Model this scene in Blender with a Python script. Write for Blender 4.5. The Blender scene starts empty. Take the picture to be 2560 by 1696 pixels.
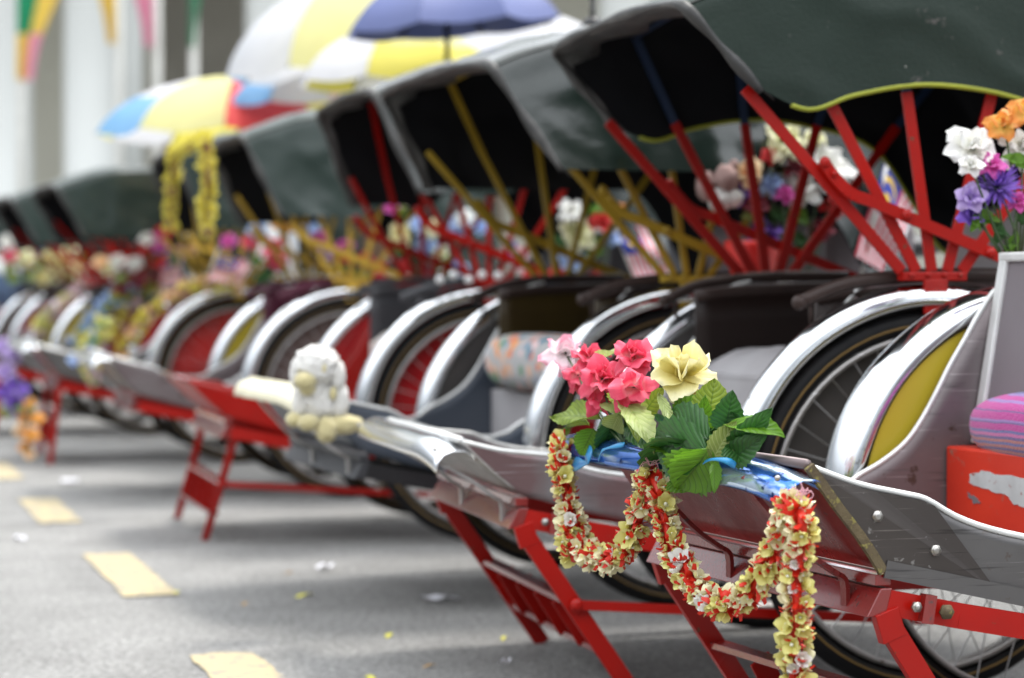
import bpy, bmesh, math, random
from mathutils import Vector, Matrix, noise
R = math.radians; PI = math.pi
sc = bpy.context.scene
# ------------------------------------------------------------------ camera
FPX = 6000.0                                  # focal length in photo pixels (photo is 2560 wide)
TH = math.atan(2030 / FPX); PT = math.atan(128 / FPX)
FW = Vector((math.sin(TH) * math.cos(PT), math.cos(TH) * math.cos(PT), -math.sin(PT)))
RT = Vector((math.cos(TH), -math.sin(TH), 0)); UP = RT.cross(FW)
CAM = Vector((0, 0, .7))
cd = bpy.data.cameras.new('camera'); co = bpy.data.objects.new('camera', cd); sc.collection.objects.link(co)
co.matrix_world = Matrix(((RT.x, UP.x, -FW.x, CAM.x), (RT.y, UP.y, -FW.y, CAM.y), (RT.z, UP.z, -FW.z, CAM.z), (0, 0, 0, 1)))
cd.sensor_width = 36; cd.lens = 36 * FPX / 2560; cd.clip_start = .05; cd.clip_end = 500
cd.dof.use_dof = True; cd.dof.focus_distance = 3.15; cd.dof.aperture_fstop = 3.7; cd.dof.aperture_blades = 9
sc.camera = co
# ------------------------------------------------------------------ world, sun, exposure
EL, AZ = R(66), R(70)                          # sun high, behind the row of trishaws
W = bpy.data.worlds.new("World"); sc.world = W; W.use_nodes = True
nt = W.node_tree; bg = nt.nodes['Background']
sky = nt.nodes.new('ShaderNodeTexSky'); sky.sky_type = 'NISHITA'; sky.sun_disc = False
sky.sun_elevation = EL; sky.sun_rotation = AZ; sky.dust_density = 4; sky.air_density = 1.2
mx = nt.nodes.new('ShaderNodeMixRGB'); mx.inputs[0].default_value = .93
_tc = nt.nodes.new('ShaderNodeTexCoord'); _sp = nt.nodes.new('ShaderNodeSeparateXYZ'); nt.links.new(_tc.outputs['Generated'], _sp.inputs[0])
_rp = nt.nodes.new('ShaderNodeValToRGB'); nt.links.new(_sp.outputs[2], _rp.inputs[0])       # overcast sky: brightest overhead
_rp.color_ramp.elements[0].color = (.05,.052,.054,1); _rp.color_ramp.elements[1].color = (1,1,1,1)
_e = _rp.color_ramp.elements.new(.22); _e.color = (.16,.165,.17,1); _e = _rp.color_ramp.elements.new(.38); _e.color = (.55,.56,.57,1); _e = _rp.color_ramp.elements.new(.6); _e.color = (.9,.91,.92,1)
_ml = nt.nodes.new('ShaderNodeMixRGB'); _ml.blend_type = 'MULTIPLY'; _ml.inputs[0].default_value = 1; _ml.inputs[2].default_value = (17, 17.4, 18, 1)
nt.links.new(_rp.outputs[0], _ml.inputs[1]); nt.links.new(_ml.outputs[0], mx.inputs[2])
nt.links.new(sky.outputs[0], mx.inputs[1]); nt.links.new(mx.outputs[0], bg.inputs[0]); bg.inputs[1].default_value = .08
sd = bpy.data.lights.new('sun', 'SUN'); so = bpy.data.objects.new('sun', sd); sc.collection.objects.link(so)
sd.energy = 1.5; sd.angle = R(12); sd.color = (1, .96, .9)
sdir = Vector((math.sin(AZ) * math.cos(EL), math.cos(AZ) * math.cos(EL), math.sin(EL)))
so.rotation_euler = sdir.to_track_quat('Z', 'Y').to_euler()
sc.view_settings.view_transform = 'Standard'; sc.view_settings.look = 'None'; sc.view_settings.gamma = 1
sc.view_settings.exposure = 1.25
sc.render.engine = 'CYCLES'

# ------------------------------------------------------------------ helpers
def proj_ray(x, y): return FW + RT * ((x - 1280) / FPX) - UP * ((y - 848) / FPX)
def on_ground(x, y, z=0.0):
    r = proj_ray(x, y); return CAM + r * ((z - .7) / r.z)
def at_depth(x, y, d): return CAM + proj_ray(x, y) * d
COL = sc.collection
def empty(name, loc, rz=0):
    o = bpy.data.objects.new(name, None); COL.objects.link(o); o.location = loc; o.rotation_euler = (0, 0, rz)
    o.empty_display_size = .1
    return o
def tag(o, label=None, cat=None, group=None, kind=None):
    if label: o['label'] = label
    if cat: o['category'] = cat
    if group: o['group'] = group
    if kind: o['kind'] = kind
    return o
class MB:
    def __init__(s): s.v = []; s.f = []; s.m = []; s.uv = []; s.sm = []
    def add(s, vs, fs, mi=0, uvs=None, smooth=True):
        n = len(s.v); s.v += [tuple(p) for p in vs]
        for k, f in enumerate(fs):
            s.f.append([i + n for i in f]); s.m.append(mi); s.sm.append(smooth)
            s.uv.append([uvs[i] for i in f] if uvs else [(0, 0)] * len(f))
        return s
    def box(s, a, b, mi=0):
        x0, y0, z0 = [min(a[i], b[i]) for i in range(3)]; x1, y1, z1 = [max(a[i], b[i]) for i in range(3)]
        s.add([(x0,y0,z0),(x1,y0,z0),(x1,y1,z0),(x0,y1,z0),(x0,y0,z1),(x1,y0,z1),(x1,y1,z1),(x0,y1,z1)],
              [(0,3,2,1),(4,5,6,7),(0,1,5,4),(1,2,6,5),(2,3,7,6),(3,0,4,7)], mi, smooth=False); return s
    def bar(s, p, q, w, t, side=(0, 1, 0), mi=0):
        """flat bar from p to q: w along (side x dir), t along side"""
        p = Vector(p); q = Vector(q); d = (q - p).normalized(); sd_ = Vector(side); sd_ = (sd_ - d * sd_.dot(d)).normalized(); n = d.cross(sd_)
        vs = []
        for c in (p, q):
            for a, b in ((-1,-1),(1,-1),(1,1),(-1,1)): vs.append(c + n * (w/2*a) + sd_ * (t/2*b))
        s.add(vs, [(0,3,2,1),(4,5,6,7),(0,1,5,4),(1,2,6,5),(2,3,7,6),(3,0,4,7)], mi, smooth=False); return s
    def tube(s, pts, r, n=8, mi=0, cap=True, closed=False):
        pts = [Vector(p) for p in pts]; m = len(pts); vs = []; prev = None
        for i, p in enumerate(pts):
            if closed: d = (pts[(i+1) % m] - pts[i-1])
            else: d = pts[min(i+1, m-1)] - pts[max(i-1, 0)]
            d.normalize()
            if prev is None:
                a = Vector((0,0,1)) if abs(d.z) < .9 else Vector((1,0,0)); u = d.cross(a).normalized()
            else: u = (prev - d * prev.dot(d)).normalized()
            prev = u; w = d.cross(u); rr = r[i] if isinstance(r, (list, tuple)) else r
            for k in range(n):
                t = 2*PI*k/n; vs.append(p + (u*math.cos(t) + w*math.sin(t)) * rr)
        fs = []
        for i in range(m if closed else m-1):
            j = (i+1) % m
            for k in range(n): fs.append((i*n+k, i*n+(k+1) % n, j*n+(k+1) % n, j*n+k))
        if cap and not closed: fs.append(tuple(range(n))[::-1]); fs.append(tuple((m-1)*n+k for k in range(n)))
        s.add(vs, fs, mi); return s
    def grid(s, fn, nu, nv, mi=0):
        vs = []; uvs = []
        for i in range(nu+1):
            for j in range(nv+1):
                vs.append(fn(i/nu, j/nv)); uvs.append((i/nu, j/nv))
        fs = [(i*(nv+1)+j, (i+1)*(nv+1)+j, (i+1)*(nv+1)+j+1, i*(nv+1)+j+1) for i in range(nu) for j in range(nv)]
        s.add(vs, fs, mi, uvs); return s
    def prism(s, poly, y0, y1, conv, mi=0, mi2=None):
        """poly of (u,z); extruded between v=y0 and y1 through conv(u,v,z)"""
        n = len(poly); vs = [conv(u, y0, z) for u, z in poly] + [conv(u, y1, z) for u, z in poly]
        s.add(vs, [tuple(range(n)), tuple(range(2*n-1, n-1, -1))], mi, smooth=False)
        s.add(vs, [(i, i+n, (i+1) % n + n, (i+1) % n) for i in range(n)], mi if mi2 is None else mi2, smooth=False); return s
    def ball(s, c, r, nu=12, nv=8, mi=0, fn=None):
        c = Vector(c); r = Vector(r if isinstance(r, (tuple, list, Vector)) else (r, r, r)); vs = []
        for j in range(nv+1):
            ph = PI*j/nv
            for i in range(nu):
                t = 2*PI*i/nu; d = Vector((math.sin(ph)*math.cos(t), math.sin(ph)*math.sin(t), math.cos(ph)))
                k = fn(d) if fn else 1
                vs.append(c + Vector((d.x*r.x, d.y*r.y, d.z*r.z)) * k)
        fs = [(j*nu+i, (j+1)*nu+i, (j+1)*nu+(i+1) % nu, j*nu+(i+1) % nu) for j in range(nv) for i in range(nu)]
        s.add(vs, fs, mi); return s
    def xf(s, M):
        s.v = [tuple(M @ Vector(p)) for p in s.v]; return s
    def join(s, o, M=None, mi=None):
        n = len(s.v); s.v += [tuple(M @ Vector(p)) if M else p for p in o.v]
        s.f += [[i+n for i in f] for f in o.f]; s.m += o.m if mi is None else [mi]*len(o.m); s.uv += o.uv; s.sm += o.sm; return s
    def mesh(s, name, mats):
        me = bpy.data.meshes.new(name); me.from_pydata(s.v, [], s.f)
        for m in (mats if isinstance(mats, (list, tuple)) else [mats]): me.materials.append(m)
        me.polygons.foreach_set('material_index', s.m); me.polygons.foreach_set('use_smooth', s.sm)
        ul = me.uv_layers.new(name='UVMap'); flat = [c for f in s.uv for p in f for c in p]; ul.data.foreach_set('uv', flat)
        bm = bmesh.new(); bm.from_mesh(me); bmesh.ops.remove_doubles(bm, verts=bm.verts, dist=1e-6)
        bmesh.ops.recalc_face_normals(bm, faces=bm.faces); bm.to_mesh(me); bm.free(); me.update()
        return me
    def build(s, name, mats, parent=None, bev=0, solid=0):
        o = bpy.data.objects.new(name, s.mesh(name, mats)); COL.objects.link(o)
        if parent: o.parent = parent
        if solid: m = o.modifiers.new('s', 'SOLIDIFY'); m.thickness = solid; m.offset = 0
        if bev: m = o.modifiers.new('b', 'BEVEL'); m.width = bev; m.segments = 2; m.limit_method = 'ANGLE'; m.angle_limit = R(40)
        return o
def link(name, me, parent=None, M=None):
    o = bpy.data.objects.new(name, me); COL.objects.link(o)
    if parent: o.parent = parent
    if M is not None: o.matrix_local = M
    return o
def spline(pts, n=6):
    pts = [Vector(p) for p in pts]; out = []
    for i in range(len(pts)-1):
        a = pts[max(i-1, 0)]; b = pts[i]; c = pts[i+1]; d = pts[min(i+2, len(pts)-1)]
        for k in range(n):
            t = k/n; out.append(.5*((2*b) + (c-a)*t + (2*a-5*b+4*c-d)*t*t + (3*b-a-3*c+d)*t**3))
    out.append(pts[-1]); return out

# ------------------------------------------------------------------ materials
MATS = {}
def N(t, ty, **kw):
    n = t.nodes.new(ty)
    for k, v in kw.items(): setattr(n, k, v)
    return n
def M(name, c, rough=.5, metal=0, c2=None, var=.5, scale=12, detail=6, bump=0, bscale=None, coat=0, sheen=0, trans=0, c3=None, c3amt=.35, c3scale=30, lo=.35, hi=.65, rvar=0, trl=0, spec=.5, stretch=None, scratch=0):
    """noise mix of c and c2, sparse spots of c3, optional bump"""
    if name in MATS: return MATS[name]
    m = bpy.data.materials.new(name); m.use_nodes = True; t = m.node_tree; L = t.links.new; b = t.nodes['Principled BSDF']
    MATS[name] = m
    b.inputs['Roughness'].default_value = rough; b.inputs['Metallic'].default_value = metal; b.inputs['Specular IOR Level'].default_value = spec
    b.inputs['Coat Weight'].default_value = coat; b.inputs['Coat Roughness'].default_value = .12
    if sheen: b.inputs['Sheen Weight'].default_value = sheen
    tc = N(t, 'ShaderNodeTexCoord'); base = tuple(c) + (1,)
    if c2 is None: c2 = tuple(x*.72 for x in c)
    no = N(t, 'ShaderNodeTexNoise'); no.inputs['Scale'].default_value = scale; no.inputs['Detail'].default_value = detail; L(tc.outputs['Object'], no.inputs['Vector'])
    if stretch:
        mpn = N(t, 'ShaderNodeMapping'); mpn.inputs['Scale'].default_value = stretch; L(tc.outputs['Object'], mpn.inputs[0]); L(mpn.outputs[0], no.inputs['Vector'])
    mr = N(t, 'ShaderNodeMapRange'); mr.inputs[1].default_value = lo; mr.inputs[2].default_value = hi; mr.inputs[4].default_value = var; L(no.outputs['Fac'], mr.inputs[0])
    mi = N(t, 'ShaderNodeMixRGB'); mi.inputs[1].default_value = base; mi.inputs[2].default_value = tuple(c2)+(1,); L(mr.outputs[0], mi.inputs[0]); out = mi.outputs[0]
    if c3 is not None:
        n3 = N(t, 'ShaderNodeTexNoise'); n3.inputs['Scale'].default_value = c3scale; n3.inputs['Detail'].default_value = 8; n3.inputs['Roughness'].default_value = .65; L(tc.outputs['Object'], n3.inputs['Vector'])
        m3 = N(t, 'ShaderNodeMapRange'); m3.inputs[1].default_value = 1-c3amt-.02; m3.inputs[2].default_value = 1-c3amt+.03; L(n3.outputs['Fac'], m3.inputs[0])
        k3 = N(t, 'ShaderNodeMixRGB'); k3.inputs[2].default_value = tuple(c3)+(1,); L(m3.outputs[0], k3.inputs[0]); L(out, k3.inputs[1]); out = k3.outputs[0]
    if scratch:
        for sc_i, (rot, scl) in enumerate((((0, .35, 0), (6, 6, 230)), ((0, -.9, .2), (9, 9, 180)))):
            mq = N(t, 'ShaderNodeMapping'); mq.inputs['Rotation'].default_value = rot; mq.inputs['Scale'].default_value = scl; L(tc.outputs['Object'], mq.inputs[0])
            ns = N(t, 'ShaderNodeTexNoise'); ns.inputs['Scale'].default_value = 1.0; ns.inputs['Detail'].default_value = 3; L(mq.outputs[0], ns.inputs['Vector'])
            ms_ = N(t, 'ShaderNodeMapRange'); ms_.inputs[1].default_value = .63; ms_.inputs[2].default_value = .72; ms_.inputs[4].default_value = scratch; L(ns.outputs['Fac'], ms_.inputs[0])
            kx = N(t, 'ShaderNodeMixRGB'); kx.inputs[2].default_value = (tuple(min(1, x*2.6) for x in c) if sc_i == 0 else tuple(x*.35 for x in c))+(1,); L(ms_.outputs[0], kx.inputs[0]); L(out, kx.inputs[1]); out = kx.outputs[0]
    L(out, b.inputs['Base Color'])
    if rvar:
        r_ = N(t, 'ShaderNodeMapRange'); r_.inputs[1].default_value = .3; r_.inputs[2].default_value = .7; r_.inputs[3].default_value = max(rough-rvar, .03); r_.inputs[4].default_value = rough+rvar; L(no.outputs['Fac'], r_.inputs[0]); L(r_.outputs[0], b.inputs['Roughness'])
    if bump:
        nb = N(t, 'ShaderNodeTexNoise'); nb.inputs['Scale'].default_value = bscale or scale*3; nb.inputs['Detail'].default_value = 5; L(tc.outputs['Object'], nb.inputs['Vector'])
        bp = N(t, 'ShaderNodeBump'); bp.inputs['Strength'].default_value = bump; bp.inputs['Distance'].default_value = .004; L(nb.outputs['Fac'], bp.inputs['Height']); L(bp.outputs[0], b.inputs['Normal'])
    if trl:
        tr = N(t, 'ShaderNodeBsdfTranslucent'); L(out, tr.inputs[0]); ms = N(t, 'ShaderNodeMixShader'); ms.inputs[0].default_value = trl
        L(b.outputs[0], ms.inputs[1]); L(tr.outputs[0], ms.inputs[2]); L(ms.outputs[0], t.nodes['Material Output'].inputs[0])
    return m
red = M('red_paint', (.37,.005,.0015), .36, coat=.05, spec=.3, c2=(.25,.004,.0015), scale=8, c3=(.12,.05,.03), c3amt=.345, c3scale=55, rvar=.1)
redold = M('old_red_paint', (.17,.012,.010), .36, coat=.1, spec=.3, c2=(.12,.009,.008), scale=22, c3=(.07,.03,.03), c3amt=.37, c3scale=80, bump=.25, bscale=240, rvar=.12)
redpeel = M('peeling_red_paint', (.60,.035,.012), .42, c2=(.45,.02,.01), scale=9, c3=(.30,.10,.07), c3amt=.36, c3scale=20, bump=.1)
yelpaint = M('yellow_paint', (.58,.38,.05), .4, c2=(.46,.29,.04), scale=10, c3=(.1,.06,.03), c3amt=.28)
yeldark = M('ochre_paint', (.38,.25,.02), .4, c2=(.28,.18,.015), scale=10)
orange = M('orange_paint', (.55,.16,.03), .4)
yelcover = M('yellow_cover_paint', (.52,.40,.03), .38, c2=(.43,.33,.03), scale=4, c3=(.12,.10,.03), c3amt=.26, c3scale=60)
redcover = M('red_cover_vinyl', (.42,.012,.015), .3, c2=(.2,.005,.008), scale=9)
greycover = M('grey_cover_plate', (.07,.063,.06), .5, c2=(.045,.042,.04), scale=15, c3=(.04,.035,.03), c3amt=.33, c3scale=18)
browncover = M('brown_cover_plate', (.16,.12,.11), .45, c2=(.10,.07,.06), scale=8)
chrome = M('chrome', (.80,.82,.84), .13, 1, c2=(.66,.68,.70), scale=18, c3=(.22,.20,.18), c3amt=.34, c3scale=40, rvar=.06, bump=.05, bscale=9)
dullsteel = M('dull_steel', (.42,.41,.40), .38, .8, scratch=.5, c2=(.30,.28,.27), scale=6, c3=(.12,.09,.07), c3amt=.33, c3scale=30, rvar=.12, bump=.06, bscale=30)
silver = M('scratched_aluminium', (.14,.135,.135), .36, .55, spec=.3, scratch=.7, c2=(.085,.075,.072), scale=4.5, c3=(.11,.09,.08), c3amt=.37, c3scale=48, rvar=.12, bump=.05, bscale=60)
silver2 = M('stained_aluminium', (.20,.183,.185), .38, .40, spec=.3, scratch=.6, c2=(.15,.095,.10), scale=5.5, c3=(.09,.06,.05), c3amt=.365, c3scale=26, rvar=.1, bump=.04, bscale=40)
silverred = M('red_stained_aluminium', (.21,.205,.21), .32, .5, spec=.35, scratch=.6, c2=(.15,.03,.03), scale=6, lo=.45, hi=.6, c3=(.13,.10,.08), c3amt=.3, c3scale=26)
edge = M('bright_trim', (.72,.73,.72), .35, .3, c2=(.5,.5,.48), scale=25)
lapm = M('brownish_lap_steel', (.085,.075,.070), .34, .5, spec=.3, scratch=.8, c2=(.048,.040,.038), scale=7, c3=(.25,.24,.23), c3amt=.34, c3scale=60, rvar=.1, bump=.05, bscale=50)
navy = M('navy_panel', (.05,.065,.09), .4, .1, c2=(.09,.10,.12), scale=6, c3=(.2,.17,.13), c3amt=.28)
rust = M('rusty_edge', (.13,.10,.055), .7, .1, spec=.3, c2=(.05,.035,.025), scale=45, c3=(.22,.19,.06), c3amt=.42, c3scale=90, bump=.4, bscale=150)
boltm = M('bolt_steel', (.45,.44,.42), .35, .9, c2=(.2,.17,.13), scale=120)
bluebar = M('blue_film', (.05,.17,.56), .14, .75, c2=(.62,.74,.88), var=1, stretch=(9,.8,9), scale=5, lo=.50, hi=.60, c3=(.02,.04,.16), c3amt=.38, c3scale=26, bump=.2, bscale=26)
tape = M('blue_tape', (.02,.22,.48), .3, coat=.3, bump=.1)
bluetie = M('blue_ribbon', (.03,.30,.62), .35, coat=.3)
rubber = M('tyre_rubber', (.005,.005,.006), .6, spec=.25, c2=(.014,.013,.012), scale=30, bump=.2, bscale=180)
tan = M('tan_tyre_line', (.22,.13,.03), .7)
steel = M('spoke_steel', (.5,.5,.5), .3, 1)
canvas = M('green_canvas', (.017,.029,.022), .50, c2=(.010,.019,.014), scale=5, c3=(.09,.085,.08), c3amt=.33, c3scale=30, bump=.25, bscale=160, rvar=.08, spec=.22)
canvasgl = M('shiny_green_canvas', (.008,.016,.012), .20, c2=(.005,.010,.007), scale=7, bump=.8, bscale=11, rvar=.08, coat=.5, spec=.5)
canvaslt = M('faded_canvas', (.025,.042,.035), .34, spec=.5, c2=(.014,.025,.020), scale=6, bump=.6, bscale=12)
lining = M('black_hood_lining', (.006,.0065,.008), .7, spec=.15, c2=(.006,.006,.008), scale=6, bump=.4, bscale=12)
hem = M('grey_hem', (.028,.028,.027), .5, c2=(.10,.097,.094), scale=9, lo=.45, hi=.6, bump=.5, bscale=40)
lime = M('lime_piping', (.30,.33,.02), .5)
brown = M('brown_vinyl', (.018,.010,.008), .45, spec=.25, c2=(.012,.007,.006), scale=4)
brownroll = M('worn_brown_roll', (.04,.024,.02), .5, spec=.3, c2=(.026,.017,.015), scale=10, c3=(.2,.17,.15), c3amt=.29)
bronze = M('bronze_brown_vinyl', (.035,.022,.007), .45, spec=.25, c2=(.06,.04,.008), scale=5)
darkgrey = M('dark_grey_vinyl', (.045,.046,.052), .5)
maroon = M('maroon_vinyl', (.09,.008,.03), .5)
whitevinyl = M('white_vinyl', (.42,.41,.42), .45, c2=(.34,.32,.33), scale=8, bump=.3, bscale=9)
greyvinyl = M('grey_vinyl', (.17,.145,.158), .5, c2=(.13,.115,.125), scale=3, c3=(.12,.09,.09), c3amt=.27, c3scale=30)
wood = M('dirty_floor', (.11,.09,.08), .7, scale=14)
black = M('black_plastic', (.01,.01,.012), .4)
cream = M('cream_paint', (.72,.68,.50), .4)

platered = M('glossy_worn_red', (.22,.014,.012), .22, coat=.8, c2=(.16,.012,.010), scale=22, c3=(.07,.03,.03), c3amt=.37, c3scale=80, bump=.12, bscale=240)
def fabric_stripes():
    m = bpy.data.materials.new('striped_knit'); m.use_nodes = True; t = m.node_tree; L = t.links.new; b = t.nodes['Principled BSDF']
    tc = N(t, 'ShaderNodeTexCoord'); sp = N(t, 'ShaderNodeSeparateXYZ'); L(tc.outputs['Object'], sp.inputs[0])
    no = N(t, 'ShaderNodeTexNoise'); no.inputs['Scale'].default_value = 10; L(tc.outputs['Object'], no.inputs['Vector'])
    a = N(t, 'ShaderNodeMath', operation='MULTIPLY_ADD'); L(no.outputs[0], a.inputs[0]); a.inputs[1].default_value = .014; L(sp.outputs[2], a.inputs[2])
    r = N(t, 'ShaderNodeValToRGB'); mr = N(t, 'ShaderNodeMapRange'); mr.inputs[1].default_value = -.047; mr.inputs[2].default_value = .065; L(a.outputs[0], mr.inputs[0]); L(mr.outputs[0], r.inputs[0])
    cr = r.color_ramp; cr.interpolation = 'CONSTANT'
    pu=(.10,.06,.22,1); mg=(.42,.006,.23,1); sa=(.42,.13,.12,1); bl=(.10,.10,.30,1); lv=(.26,.14,.40,1); pk=(.50,.10,.30,1)
    seq=[(0,bl),(.06,pk),(.10,pu),(.15,sa),(.19,pu),(.23,sa),(.27,bl),(.31,sa),(.35,pu),(.39,pk),(.43,bl),(.47,mg),(.56,pu),(.58,lv),(.61,mg),(.72,pu),(.74,mg),(.84,lv),(.88,mg),(.94,lv),(.97,bl)]
    cr.elements[0].position=0; cr.elements[0].color=seq[0][1]; cr.elements[1].position=seq[1][0]; cr.elements[1].color=seq[1][1]
    for p, c in seq[2:]: e = cr.elements.new(p); e.color = c
    L(r.outputs[0], b.inputs['Base Color']); b.inputs['Roughness'].default_value = .9; b.inputs['Sheen Weight'].default_value = .4
    n2 = N(t, 'ShaderNodeTexNoise'); n2.inputs['Scale'].default_value = 420; L(tc.outputs['Object'], n2.inputs['Vector'])
    bp = N(t, 'ShaderNodeBump'); bp.inputs['Strength'].default_value = .9; bp.inputs['Distance'].default_value = .003; L(n2.outputs[0], bp.inputs['Height']); L(bp.outputs[0], b.inputs['Normal'])
    return m
def fabric_floral(name, bgc, sc_=26):
    m = bpy.data.materials.new(name); m.use_nodes = True; t = m.node_tree; L = t.links.new; b = t.nodes['Principled BSDF']
    tc = N(t, 'ShaderNodeTexCoord'); vo = N(t, 'ShaderNodeTexVoronoi'); vo.inputs['Scale'].default_value = sc_; L(tc.outputs['Object'], vo.inputs['Vector'])
    r = N(t, 'ShaderNodeValToRGB'); sp = N(t, 'ShaderNodeSeparateXYZ'); L(vo.outputs['Color'], sp.inputs[0]); L(sp.outputs[0], r.inputs[0])
    cr = r.color_ramp; cr.interpolation = 'CONSTANT'; cr.elements[0].color = (.62,.20,.13,1); cr.elements[1].position = .2; cr.elements[1].color = (.10,.22,.30,1)
    for p, c in ((.35,(.60,.40,.30,1)),(.5,(.12,.26,.14,1)),(.62,(.70,.30,.12,1)),(.75,(.35,.38,.45,1)),(.9,(.75,.5,.5,1))): e = cr.elements.new(p); e.color = c
    mr = N(t, 'ShaderNodeMapRange'); mr.inputs[1].default_value = .42; mr.inputs[2].default_value = .55; L(vo.outputs['Distance'], mr.inputs[0])
    mi = N(t, 'ShaderNodeMixRGB'); L(mr.outputs[0], mi.inputs[0]); L(r.outputs[0], mi.inputs[1]); mi.inputs[2].default_value = tuple(bgc)+(1,)
    L(mi.outputs[0], b.inputs['Base Color']); b.inputs['Roughness'].default_value = .85
    return m
def petal_mat(name, inner, outer, edgec=None, trl=.3, p1=.25, p2=.75):
    m = bpy.data.materials.new(name); m.use_nodes = True; t = m.node_tree; L = t.links.new; b = t.nodes['Principled BSDF']
    uv = N(t, 'ShaderNodeUVMap'); sp = N(t, 'ShaderNodeSeparateXYZ'); L(uv.outputs[0], sp.inputs[0])
    tc = N(t, 'ShaderNodeTexCoord'); no = N(t, 'ShaderNodeTexNoise'); no.inputs['Scale'].default_value = 90; L(tc.outputs['Object'], no.inputs['Vector'])
    a = N(t, 'ShaderNodeMath', operation='MULTIPLY_ADD'); L(no.outputs[0], a.inputs[0]); a.inputs[1].default_value = .25; L(sp.outputs[0], a.inputs[2])
    r = N(t, 'ShaderNodeValToRGB'); L(a.outputs[0], r.inputs[0]); cr = r.color_ramp
    cr.elements[0].position = p1+.1; cr.elements[0].color = tuple(inner)+(1,); cr.elements[1].position = p2+.1; cr.elements[1].color = tuple(outer)+(1,)
    if edgec: e = cr.elements.new(1.0); e.color = tuple(edgec)+(1,)
    L(r.outputs[0], b.inputs['Base Color']); b.inputs['Roughness'].default_value = .6; b.inputs['Sheen Weight'].default_value = .2
    # fine ribs across the petal
    wv = N(t, 'ShaderNodeTexNoise'); wv.inputs['Scale'].default_value = 1; mp = N(t, 'ShaderNodeMapping'); mp.inputs['Scale'].default_value = (2, 26, 1); L(uv.outputs[0], mp.inputs[0]); L(mp.outputs[0], wv.inputs['Vector'])
    bp = N(t, 'ShaderNodeBump'); bp.inputs['Strength'].default_value = .45; bp.inputs['Distance'].default_value = .002; L(wv.outputs[0], bp.inputs['Height']); L(bp.outputs[0], b.inputs['Normal'])
    tr = N(t, 'ShaderNodeBsdfTranslucent'); L(r.outputs[0], tr.inputs[0]); ms = N(t, 'ShaderNodeMixShader'); ms.inputs[0].default_value = trl
    L(b.outputs[0], ms.inputs[1]); L(tr.outputs[0], ms.inputs[2]); L(ms.outputs[0], t.nodes['Material Output'].inputs[0])
    return m
def leaf_mat(name, c, vein, trl=.35, rough=.45):
    m = bpy.data.materials.new(name); m.use_nodes = True; t = m.node_tree; L = t.links.new; b = t.nodes['Principled BSDF']
    uv = N(t, 'ShaderNodeUVMap'); sp = N(t, 'ShaderNodeSeparateXYZ'); L(uv.outputs[0], sp.inputs[0])
    s1 = N(t, 'ShaderNodeMath', operation='SUBTRACT'); L(sp.outputs[1], s1.inputs[0]); s1.inputs[1].default_value = .5
    ab = N(t, 'ShaderNodeMath', operation='ABSOLUTE'); L(s1.outputs[0], ab.inputs[0])
    k = N(t, 'ShaderNodeMath', operation='MULTIPLY_ADD'); L(ab.outputs[0], k.inputs[0]); k.inputs[1].default_value = -.55; L(sp.outputs[0], k.inputs[2])
    k2 = N(t, 'ShaderNodeMath', operation='MULTIPLY'); L(k.outputs[0], k2.inputs[0]); k2.inputs[1].default_value = 9
    fr = N(t, 'ShaderNodeMath', operation='PINGPONG'); L(k2.outputs[0], fr.inputs[0]); fr.inputs[1].default_value = .5
    mid = N(t, 'ShaderNodeMapRange'); mid.inputs[1].default_value = .0; mid.inputs[2].default_value = .03; L(ab.outputs[0], mid.inputs[0])
    vn = N(t, 'ShaderNodeMapRange'); vn.inputs[1].default_value = .0; vn.inputs[2].default_value = .12; L(fr.outputs[0], vn.inputs[0])
    mn = N(t, 'ShaderNodeMath', operation='MINIMUM'); L(mid.outputs[0], mn.inputs[0]); L(vn.outputs[0], mn.inputs[1])
    tc = N(t, 'ShaderNodeTexCoord'); no = N(t, 'ShaderNodeTexNoise'); no.inputs['Scale'].default_value = 45; L(tc.outputs['Object'], no.inputs['Vector'])
    mi = N(t, 'ShaderNodeMixRGB'); mi.inputs[1].default_value = tuple(x*.6 for x in c)+(1,); mi.inputs[2].default_value = tuple(x*1.25 for x in c)+(1,); L(no.outputs[0], mi.inputs[0])
    m2 = N(t, 'ShaderNodeMixRGB'); m2.inputs[1].default_value = tuple(vein)+(1,); L(mn.outputs[0], m2.inputs[0]); L(mi.outputs[0], m2.inputs[2])
    L(m2.outputs[0], b.inputs['Base Color']); b.inputs['Roughness'].default_value = rough
    bp = N(t, 'ShaderNodeBump'); bp.inputs['Strength'].default_value = .8; bp.inputs['Distance'].default_value = .002; L(fr.outputs[0], bp.inputs['Height']); L(bp.outputs[0], b.inputs['Normal'])
    tr = N(t, 'ShaderNodeBsdfTranslucent'); L(m2.outputs[0], tr.inputs[0]); ms = N(t, 'ShaderNodeMixShader'); ms.inputs[0].default_value = trl
    L(b.outputs[0], ms.inputs[1]); L(tr.outputs[0], ms.inputs[2]); L(ms.outputs[0], t.nodes['Material Output'].inputs[0])
    return m
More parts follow.
